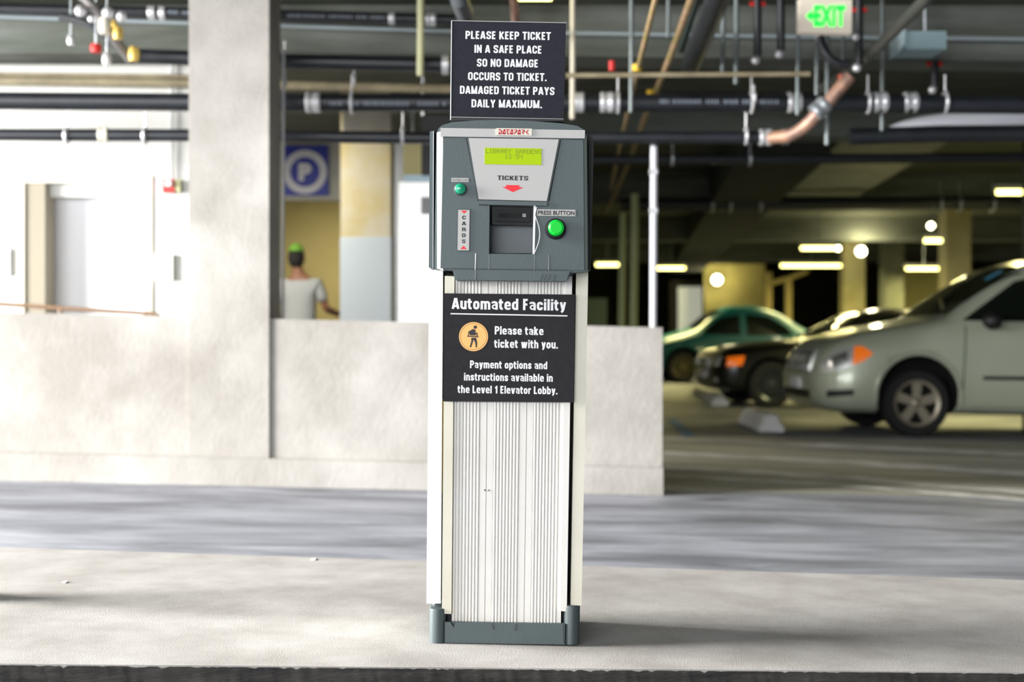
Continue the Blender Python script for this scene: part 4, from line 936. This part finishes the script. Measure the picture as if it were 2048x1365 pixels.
# conduits running away from the camera
def run(name, pts, dia_m, m, label, cat='conduit', group=None):
    return tag(mesh_obj(name, tube(B(), [P(*q) for q in pts], dia_m / 2, 12), m, smooth=True), label, cat, group)
c1 = run('rusty_conduit', [(1345, -145, 5.9), (1311, 0, 7.2), (1283, 110, 8.5), (1262, 200, 10.2), (1240, 292, 12.8), (1222, 380, 17.5)], .032, rust, 'left of two rusty conduits slanting down behind the machine', group='rusty conduits')
c2 = run('rusty_conduit', [(1437, -145, 5.9), (1382, 0, 7.2), (1338, 120, 8.6), (1292, 230, 11), (1256, 330, 15), (1212, 425, 21)], .042, rust, 'right of two rusty conduits slanting down behind the machine', group='rusty conduits')
for c, q in ((c1, (1274, 136, 8.9)), (c2, (1301, 186, 9.8))): part('coupling', lathe(B(), [(0, -.02), (.03, -.02), (.03, .02), (0, .02)], P(*q), 'z', 12), mat('yellow_tape', (214, 176, 30), .6), c, True)
run('black_duct', [(1475, -120, 6.6), (1434, 0, 7.5), (1380, 132, 9.4)], .13, black_pipe, 'wide black pipe slanting down right of the rusty conduits', 'pipe')
run('black_duct', [(1425, -120, 6.8), (1392, 0, 7.9), (1362, 100, 9.3)], .05, mat('dark_green_pipe', (44, 58, 56), .5), 'narrow dark pipe beside the wide black slanting one', 'pipe')
# left cluster of elbows
e1 = tag(mesh_obj('elbow_pipe', tube(B(), smooth_pts([P(120, 34, 8.9), P(175, 44, 8.9), P(225, 85, 8.95), P(268, 122, 9.05)], 2), .028, 14), mat('dark_grey_pipe', (62, 64, 66), .4), smooth=True), 'dark elbow pipe slanting down to the second black pipe at top left', 'pipe')
e2 = tag(mesh_obj('elbow_pipe', tube(B(), smooth_pts([P(150, -20, 8.7), P(196, 20, 8.7), P(214, 60, 8.75), P(262, 120, 8.9)], 2), .03, 14), mat('mid_grey_pipe', (116, 112, 110), .4, .3), smooth=True), 'grey elbow pipe with pale couplings at top left', 'pipe')
for q, r_ in (((161, 22, 8.65), .036), ((216, 26, 8.6), .036), ((243, 33, 8.6), .03), ((183, 38, 8.6), .022)):
    bm = B(); bmesh.ops.create_uvsphere(bm, u_segments=16, v_segments=12, radius=r_); bmesh.ops.translate(bm, verts=bm.verts, vec=P(*q)); part('coupling', bm, steel_light, e2, True)
for q, r_, m in (((210, 52, 8.5), .04, ivory), ((236, 66, 8.5), .032, mat('brass', (206, 176, 90), .4, .4)), ((228, 48, 8.5), .02, MATS['brass']), ((268, 108, 8.8), .036, MATS['brass']), ((214, 118, 8.9), .03, steel_light), ((142, 80, 9.1), .025, steel_light)):
    part('fitting', lathe(B(), [(0, -r_ * 1.2), (r_ * .8, -r_ * 1.2), (r_, -r_ * .5), (r_, r_ * .5), (r_ * .7, r_ * 1.2), (0, r_ * 1.2)], P(*q), 'z', 14), m, e2, True)
hw = tag(mesh_obj('valve_handle', lathe(B(), [(.0, -.02), (.03, -.025), (.036, 0), (.03, .025), (0, .02)], P(192, 97, 8.8), 'z', 14), red, smooth=True), 'small red valve wheel at top left', 'valve')
# sprinkler drops with round fittings
for px, y0, y1, d, lab, cap in ((1515, 8, 112, 8.9, 'black pipe drop left of two beside the exit sign', 1), (1562, -12, 100, 8.9, 'black pipe drop right of two beside the exit sign', 0), (1718, 20, 128, 8.9, 'black pipe drop right of the exit sign', 1), (1869, 128, 172, 9.6, 'short dark pipe drop below the pale blue box', 1)):
    o = pipe('pipe_drop', [(px, y0 - 60, d), (px, y0, d), (px, y1, d)], 16, black_pipe, lab, 'pipe', 'black drops')
    if cap: sleeve(px - 15, px + 15, y0, d, 10, o, red, 'red_collar')
    bm = B(); bmesh.ops.create_uvsphere(bm, u_segments=16, v_segments=12, radius=.028); bmesh.ops.translate(bm, verts=bm.verts, vec=P(px - 4, y1 + 8, d - .02)); part('fitting', bm, steel_light, o, True)
o = tag(mesh_obj('elbow_pipe', tube(B(), smooth_pts([P(1640, 72, 8.7), P(1648, 105, 8.7), P(1672, 128, 8.7), P(1700, 128, 8.7)], 2), .026, 12), black_pipe, smooth=True), 'black elbow pipe curling below the exit sign', 'pipe')
for q, r_ in (((1638, 73, 8.85), .03), ((1712, 74, 8.85), .026)):
    bm = B(); bmesh.ops.create_uvsphere(bm, u_segments=16, v_segments=12, radius=r_); bmesh.ops.translate(bm, verts=bm.verts, vec=P(*q)); part('fitting', bm, steel_light, o, True)
part('red_collar', lathe(B(), [(0, -.03), (.03, -.03), (.03, .03), (0, .03)], P(1686, 160, 8.95), 'z', 14), mat('orange_red', (190, 70, 40), .5), o, True)
tag(mesh_obj('valve_handle', lathe(B(), [(.0, -.03), (.02, -.03), (.02, .03), (0, .03)], P(1224, 132, 9.0), 'z', 12), red), 'dull red fitting between placard and rusty conduits', 'valve')
# pipe end near the placard top
o = run('black_duct', [(905, -60, 7.9), (918, 0, 8.0), (930, 30, 8.3)], .10, mat('worn_grey_pipe', (96, 100, 104), .35, .4), 'stubby grey pipe end poking down above the top placard', 'pipe')
run('black_duct', [(1020, -60, 7.9), (1028, 0, 8.2), (1034, 80, 9.0)], .05, copper, 'reddish pipe above the middle of the top placard', 'pipe')
# blue box, white curved duct
bb = tag(mesh_obj('junction_box', bbox(X_(1808, 8.9), X_(1893, 8.9), 8.9, 9.2, Z_(98, 8.9), Z_(62, 8.9), .008), mat('pale_blue_box', (140, 164, 168), .6)), 'pale blue box hanging upper right near the slanting conduit', 'box')
part('bracket', prism_y([(X_(1795, 8.9), Z_(108, 8.9)), (X_(1809, 8.9), Z_(88, 8.9)), (X_(1809, 8.9), Z_(58, 8.9)), (X_(1799, 8.9), Z_(58, 8.9))], 8.88, 9.1, .004), mat('pale_bracket', (176, 196, 200), .5), bb)
run('grey_conduit', [(1905, -80, 6.68), (1850, 0, 7.49), (1740, 110, 8.97), (1640, 180, 10.26)], .07, mat('dull_conduit', (84, 84, 78), .6), 'dull grey conduit slanting down right of the exit sign')
bm = B(); cs = [P(1772, 262, 10.2), P(1812, 252, 10.15), P(1870, 246, 10.1), (P(1950, 242, 10.05)), P(2048, 240, 10), P(2200, 242, 9.95), P(2330, 248, 9.9)]
tube(bm, smooth_pts(cs, 2), .09, 20, radii=None)
bm.free(); bm = B(); sp = smooth_pts(cs, 2); nn = len(sp)
tube(bm, sp, .09, 20, radii=[.012 + .062 * math.sin(math.pi * min(1, i / (nn * .55)) * .5) for i in range(nn)])
tag(mesh_obj('curved_duct', bm, mat('bright_duct', (236, 240, 248), .4, .1), smooth='all'), 'bright white curved duct at the right edge under the thickest pipe', 'duct')
# ------------------------------------------------------------------ signs and lobby things
es = empty('exit_sign', P(1652, 33, 8.3), 'lit green EXIT sign with a left arrow hanging from the ceiling', 'sign')
def L(px, py, dy=0): return P(px, py, 8.3 + dy) - P(1652, 33, 8.3)
def lp(pts, dy, dy1, bev=0):
    return prism_y([(L(a, b, 0).x, L(a, b, 0).z) for a, b in pts], dy, dy1, bev)
part('housing', lp([(1600, -4), (1704, -2), (1703, 67), (1598, 64)], 0, .07, .008), mat('cream_housing', (226, 214, 196), .5, emit=.12), es, True)
exm = mat('exit_green', (0, 236, 50), .5, emit=1.8)
bm = B(); a, b = L(1628, 30), L(1690, 30)
text_bm(bm, 'EXIT', a.x, b.x, L(0, 52.5).z, -.004, 44 * 8.3 / F, .045, spacing=1.14)
part('lettering', bm, exm, es, kind='stuff')
bm = B(); bm.faces.new([bm.verts.new((L(x, y).x, -.004, L(x, y).z)) for x, y in ((1612, 32), (1624, 21), (1624, 28.5), (1632, 28.5), (1632, 36), (1624, 36), (1624, 43))])
part('arrow', bm, exm, es)
part('hanging_stem', tube(B(), [L(1650, -2, 0) + Vector((0, .035, 0)), Vector((L(1650, 0).x, .035, CEIL - P(1652, 33, 8.3).z))], .01, 8), steel, es)
# parking sign
dps = DL - .06
ps = empty('parking_sign', P(611, 340, dps), 'blue square parking sign with a white ring and P on the rear wall', 'sign')
o0 = P(611, 340, dps)
def PS(px, py): return P(px, py, dps) - o0
part('board', bbox(PS(566, 0).x, PS(656, 0).x, 0, .03, PS(0, 391).z, PS(0, 291).z, .003), mat('royal_blue', (36, 52, 164), .5), ps)
c0 = PS(610, 344); k = dps / F
part('ring', lathe(B(), [(30 * k, -.006), (44 * k, -.006), (44 * k, 0), (30 * k, 0), (30 * k, -.006)], c0, 'y', 40), mat('sign_white', (214, 214, 222), .5), ps)
bm = B(); text_bm(bm, 'P', c0.x - 13 * k, c0.x + 13 * k, c0.z - 18 * k, -.006, 37 * k, .07); part('lettering', bm, MATS['sign_white'], ps)
# fire alarm
fa = tag(mesh_obj('fire_alarm', bbox(X_(325, 9.94), X_(348, 9.94), 9.94, 9.999, Z_(385, 9.94), Z_(359, 9.94), .006), red), 'small red alarm box on the white wall left of the column', 'alarm')
part('strobe_lens', bbox(X_(328, 9.9), X_(341, 9.9), 9.915, 9.94, Z_(372, 9.9), Z_(361, 9.9), .004), whitep, fa)
part('conduit', tube(B(), [P(343, 359, 9.97), P(343, 290, 9.97), P(343, 200, 9.97), P(343, 130, 9.97)], .011, 8), mat('wall_conduit', (196, 198, 200), .5), fa)
tag(mesh_obj('wall_device', bbox(X_(350, 9.97), X_(361, 9.97), 9.95, 9.999, Z_(384, 9.97), Z_(360, 9.97), .004), mat('olive_beige', (196, 196, 150), .6)), 'small olive beige box touching the red alarm', 'box')
tag(mesh_obj('wall_panel', bbox(X_(309, 9.97), X_(346, 9.97), 9.96, 9.999, Z_(561, 9.97), Z_(509, 9.97), .005), mat('beige_panel', (226, 226, 216), .6)), 'pale beige panel on the white wall right of the door', 'panel')
tag(mesh_obj('notice_board', bbox(X_(-30, 9.97), X_(20, 9.97), 9.965, 9.999, Z_(552, 9.97), Z_(496, 9.97), .004), whitep), 'white board on the wall at the left edge', 'board')
hr = [P(-260, 594, 9.3), P(0, 608, 9.3), P(180, 621, 9.3), P(300, 627, 9.3), P(318, 631, 9.3), P(322, 645, 9.3)]
hro = tag(mesh_obj('handrail', tube(B(), smooth_pts(hr, 2), .014, 10), mat('brown_rail', (128, 100, 76), .5), smooth=True), 'thin brown handrail behind the left parapet', 'rail')
for px in (-100, 120, 290):
    tp_ = P(px, 604 + (px + 60) * .065, 9.3); part('rail_post', tube(B(), [tp_, Vector((tp_.x, tp_.y, fz(tp_.x)))], .012, 8), MATS['brown_rail'], hro)
# kiosk, signs above it
kz = Z_(364, 10.6); kx0, kx1 = X_(797, 10.6), X_(905, 10.6)
kk = empty('payment_kiosk', Vector(((kx0 + kx1) / 2, 10.9, fz(kx0))), 'white cabinet with a dark square window beyond the parapet', 'kiosk')
ko = kk.location
part('cabinet', bbox(kx0 - ko.x, kx1 - ko.x, 10.6 - ko.y, 11.2 - ko.y, 0, kz - ko.z, .01), mat('kiosk_white', (240, 240, 240), .5), kk)
part('top_band', bbox(X_(808, 10.55) - ko.x, kx1 + .02 - ko.x, 10.56 - ko.y, 11.22 - ko.y, kz - ko.z + .001, Z_(351, 10.6) - ko.z, .004), mat('blue_grey_band', (140, 160, 172), .6), kk)
part('window', bbox(X_(842, 10.57) - ko.x, X_(872, 10.57) - ko.x, 10.575 - ko.y, 10.605 - ko.y, Z_(428, 10.57) - ko.z, Z_(394, 10.57) - ko.z, .004), mat('dark_window', (70, 68, 70), .3), kk)
tag(mesh_obj('yellow_sign', bbox(X_(806, 12.5), X_(846, 12.5), 12.5, 12.7, Z_(352, 12.5), Z_(288, 12.5), .01), mat('pale_yellow_sign', (234, 222, 160), .5)), 'pale yellow box sign above the white cabinet', 'sign')
bs = tag(mesh_obj('black_sign', bbox(X_(843, 10.4), X_(930, 10.4), 10.4, 10.46, Z_(350, 10.4), Z_(231, 10.4), .004), mat('sign_black', (16, 17, 17), .6)), 'tall black panel partly hidden behind the ticket machine head', 'sign')
part('hanging_rod', tube(B(), [P(846, 231, 10.43), Vector((P(846, 231, 10.43).x, 10.43, CEIL))], .008, 8), steel, bs)
tag(mesh_obj('wall_panel', bbox(X_(786, 14.0), X_(812, 14.0), 14.0, 14.25, -.05, Z_(285, 14.0), .01), mat('pale_grey_panel', (186, 192, 200), .6)), 'narrow pale grey upright panel between pillar and white cabinet', 'panel')
# ------------------------------------------------------------------ lamps deep inside
tubem = mat('lamp_tube', (255, 246, 150), .5, emit=5); housing = mat('lamp_housing', (200, 200, 190), .5)
def fluo(px0, px1, py, d, label, power=60, parent=None):
    a, b = P(px0, py, d), P(px1, py, d); root = empty('ceiling_light', (a + b) / 2, label, 'light', 'fluorescent lights'); c = (a + b) / 2; L_ = (b - a).length
    part('housing', bbox(-L_ / 2, L_ / 2, -.08, .08, .03, .09, .01), housing, root)
    part('lamp_tube', tube(B(), [(-L_ / 2 + .02, 0, 0), (0, 0, 0), (L_ / 2 - .02, 0, 0)], .03, 10), tubem, root, True)
    if c.z + .09 < CEIL - .02: part('hanging_rod', tube(B(), [(0, 0, .08), (0, 0, CEIL - c.z)], .008, 6), steel, root)
    l = bpy.data.lights.new('lamp_glow', 'AREA'); l.shape = 'RECTANGLE'; l.size = L_; l.size_y = .1; l.energy = power * .75; l.color = (1, .88, .36)
    lo = bpy.data.objects.new('lamp_glow', l); COL.objects.link(lo); lo.location = (0, 0, -.05); lo.parent = root
fluo(1312, 1372, 537, 30, 'fluorescent light just right of the white post', 90)
fluo(1560, 1684, 532, 30, 'longest fluorescent light left of the middle pale column', 110)
fluo(1810, 1886, 538, 28, 'bright fluorescent light above the minivan windshield', 150)
fluo(1600, 1672, 497, 24, 'dim fluorescent light higher above the longest one', 50)
fluo(1846, 1886, 482, 21, 'short fluorescent light left of the pale yellow column', 40)
fluo(1990, 2120, 385, 17.6, 'added fluorescent light standing in for the lit beam face at the right edge', 150)  # glowing tube added in place of the beam's lamplit face
fluo(1190, 1240, 530, 30, 'fluorescent light seen close to the ticket machine side', 70)
def bulb(px, py, d, r, label, power):
    root = empty('wall_lamp', P(px, py, d), label, 'light')
    bm = B(); bmesh.ops.create_uvsphere(bm, u_segments=18, v_segments=12, radius=r); part('globe', bm, mat('globe_glow', (255, 246, 200), .5, emit=14), root, True)
    part('mount', lathe(B(), [(0, 0), (r * .6, 0), (r * .6, .2), (0, .2)], (0, r * .8, 0), 'y', 14), housing, root)
    l = bpy.data.lights.new('lamp_glow', 'POINT'); l.energy = power * .8; l.color = (1, .9, .5); l.shadow_soft_size = r
    lo = bpy.data.objects.new('lamp_glow', l); COL.objects.link(lo); lo.location = (0, -r - .15, 0); lo.parent = root
bulb(1434, 560, 39.6, .13, 'round glowing wall lamp above the teal car', 70)
bulb(1722, 503, 27, .09, 'round glowing lamp right of the middle pale column', 60)
for px, py, d, lab in ((1862, 452, 22, 'small glowing lamp left of the pale yellow column, upper'), (1676, 497, 31.5, 'small glowing lamp left of the middle pale column')):
    bulb(px, py, d, .05, lab, 12)

# door beyond the teal car
dr2 = tag(mesh_obj('door_2', bbox(X_(1357, 41), X_(1404, 41), 41, 41.2, -.4, Z_(574, 41), .02), mat('far_door_glow', (226, 228, 206), .5, emit=.35)), kind='structure')  # the leaf glows faintly by itself, so it looks lit
part('door_surround', bbox(X_(1340, 41.2), X_(1412, 41.2), 41.21, 41.3, -.4, Z_(560, 41), .01), mat('dark_surround', (50, 46, 30), .8), dr2)
# guard rail posts
for i, (px, y0, w) in enumerate(((1538, 545, 13), (1578, 560, 12))):
    o = tag(mesh_obj('timber_post', bbox(X_(px - w / 2, 33), X_(px + w / 2, 33), 33, 33.15, -.5, Z_(y0, 33), .01), mat('tan_post', (196, 176, 112), .7)), ['left of two tan posts behind the teal car', 'right of two tan posts behind the teal car'][i], 'post', 'tan posts')
bm = B(); tube(bm, [P(1542, 567, 32.9), P(1580, 556, 32.9), P(1616, 542, 32.9)], .055, 8)
tag(mesh_obj('hand_rail', bm, MATS['tan_post']), 'tan rail sloping up across the two tan posts', 'rail')
tag(mesh_obj('wall_panel', bbox(X_(1160, 20), X_(1214, 20), 20, 20.2, fz(1) - .02, Z_(597, 20), .01), mat('sage_green_panel', (120, 138, 104), .7)), 'sage green panel low behind the parapet beside the machine', 'panel')
# grey ceiling duct on the right
bm = B(); z0 = 2.80
prism(bm, [(X_(1670, 14), 13.8, z0), (X_(1886, 14), 13.8, z0), (X_(1886, 14), 13.8, z0 + .3), (X_(1670, 14), 13.8, z0 + .3)], (.46, 5.5, 0))
tag(mesh_obj('air_duct', bm, mat('duct_steel', (120, 124, 122), .45, .4, scale=2, rgb2=(96, 100, 98))), 'wide grey sheet metal duct running back under the ceiling at right', 'duct')
for i, (y, d, w) in enumerate(((408, 18.9, 26), (318, 12.9, 20))):
    o = pipe('drain_pipe', [(1180 + 62 * (1 - i), y + 2, d), (1600, y, d), (2200, y - 4, d)], w, black_pipe, ['black pipe crossing deep in the garage below the grey duct', 'dark pipe crossing in the garage just under the nearer black pipes'][i])
    for px in ((1424, 1460, 1520, 1880, 1918, 1985) if i == 0 else (1345, 1500)): clevis(px, y - 45, y, d, w + 4, o, steel)
# light fixture above the placard
fl = empty('ceiling_light', P(1066, -14, 9.0), 'bright light fixture cut by the top edge above the placard', 'light', 'fluorescent lights')
part('housing', bbox(-.14, .14, -.1, .1, .0, .05, .01), housing, fl); part('lens', bbox(-.12, .12, -.08, .08, -.03, -.0005, .01), tubem, fl)
# small litter on the lane and kerb
rr = random.Random(2)
for i, (px, py, z, w, lab) in enumerate(((627, 1120, ZK, .008, 'tiny white paint fleck on the kerb top behind the machine, left'), (130, 1166, ZK, .006, 'tiny white paint fleck on the kerb top at far left'))):
    c = FP(px, py, z); tag(mesh_obj('paint_fleck', bbox(c.x - w, c.x + w, c.y - w * 2, c.y + w * 2, c.z + .0005, c.z + .003, .001, 1), whitep), lab, 'debris')
# unseen bollard, added below, throws the shadow on the kerb at the left

def lobby_fill_light(x, y, z, label, power, col):  # unseen fixtures added to brighten the passage and the room
    root = empty('ceiling_light', (x, y, z), label, 'light')
    part('housing', bbox(-.6, .6, -.12, .12, 0, CEIL - z - .002, .01), housing, root); part('lens', bbox(-.57, .57, -.1, .1, -.02, -.0005, .004), tubem, root)
    l = bpy.data.lights.new('lamp_glow', 'AREA'); l.shape = 'RECTANGLE'; l.size = 1.1; l.size_y = .3; l.energy = power; l.color = col
    lo = bpy.data.objects.new('lamp_glow', l); COL.objects.link(lo); lo.location = (0, 0, -.04); lo.parent = root
lobby_fill_light(-2.9, 12.6, 3.05, 'added unseen ceiling light brightening the passage behind the white wall', 150, (1, .95, .85))
lobby_fill_light(-1.9, 18.6, 3.05, 'added unseen ceiling light brightening the beige room beyond the person', 100, (1, .9, .62))

ysg = bpy.data.objects['yellow_sign']
part('hanging_rod', tube(B(), [P(826, 287, 12.6), Vector((P(826, 287, 12.6).x, 12.6, CEIL))], .01, 8), steel, ysg)
part('hanging_rod', tube(B(), [P(1850, 62, 9.05), Vector((P(1850, 62, 9.05).x, 9.05, CEIL))], .012, 8), steel, bpy.data.objects['junction_box'])
for q in ((214, 118, 8.9), (142, 80, 9.1), (192, 97, 8.8)):
    a = P(*q); part('hanging_rod', tube(B(), [a, Vector((a.x, a.y, CEIL))], .006, 6), steel, e2 if q[0] != 192 else hw)
bx = FP(-90, 1196, ZK)
bo = empty('bollard', bx, 'unseen grey steel bollard added on the kerb beyond the left edge, throwing its shadow in', 'bollard')
part('post', lathe(B(), [(0, 0), (.06, 0), (.06, .9), (.045, .94), (0, .95)], (0, 0, .002), 'z', 20), greyd, bo, True)
part('base_plate', lathe(B(), [(0, 0), (.09, 0), (.09, .015), (0, .015)], (0, 0, .001), 'z', 20), steel, bo)
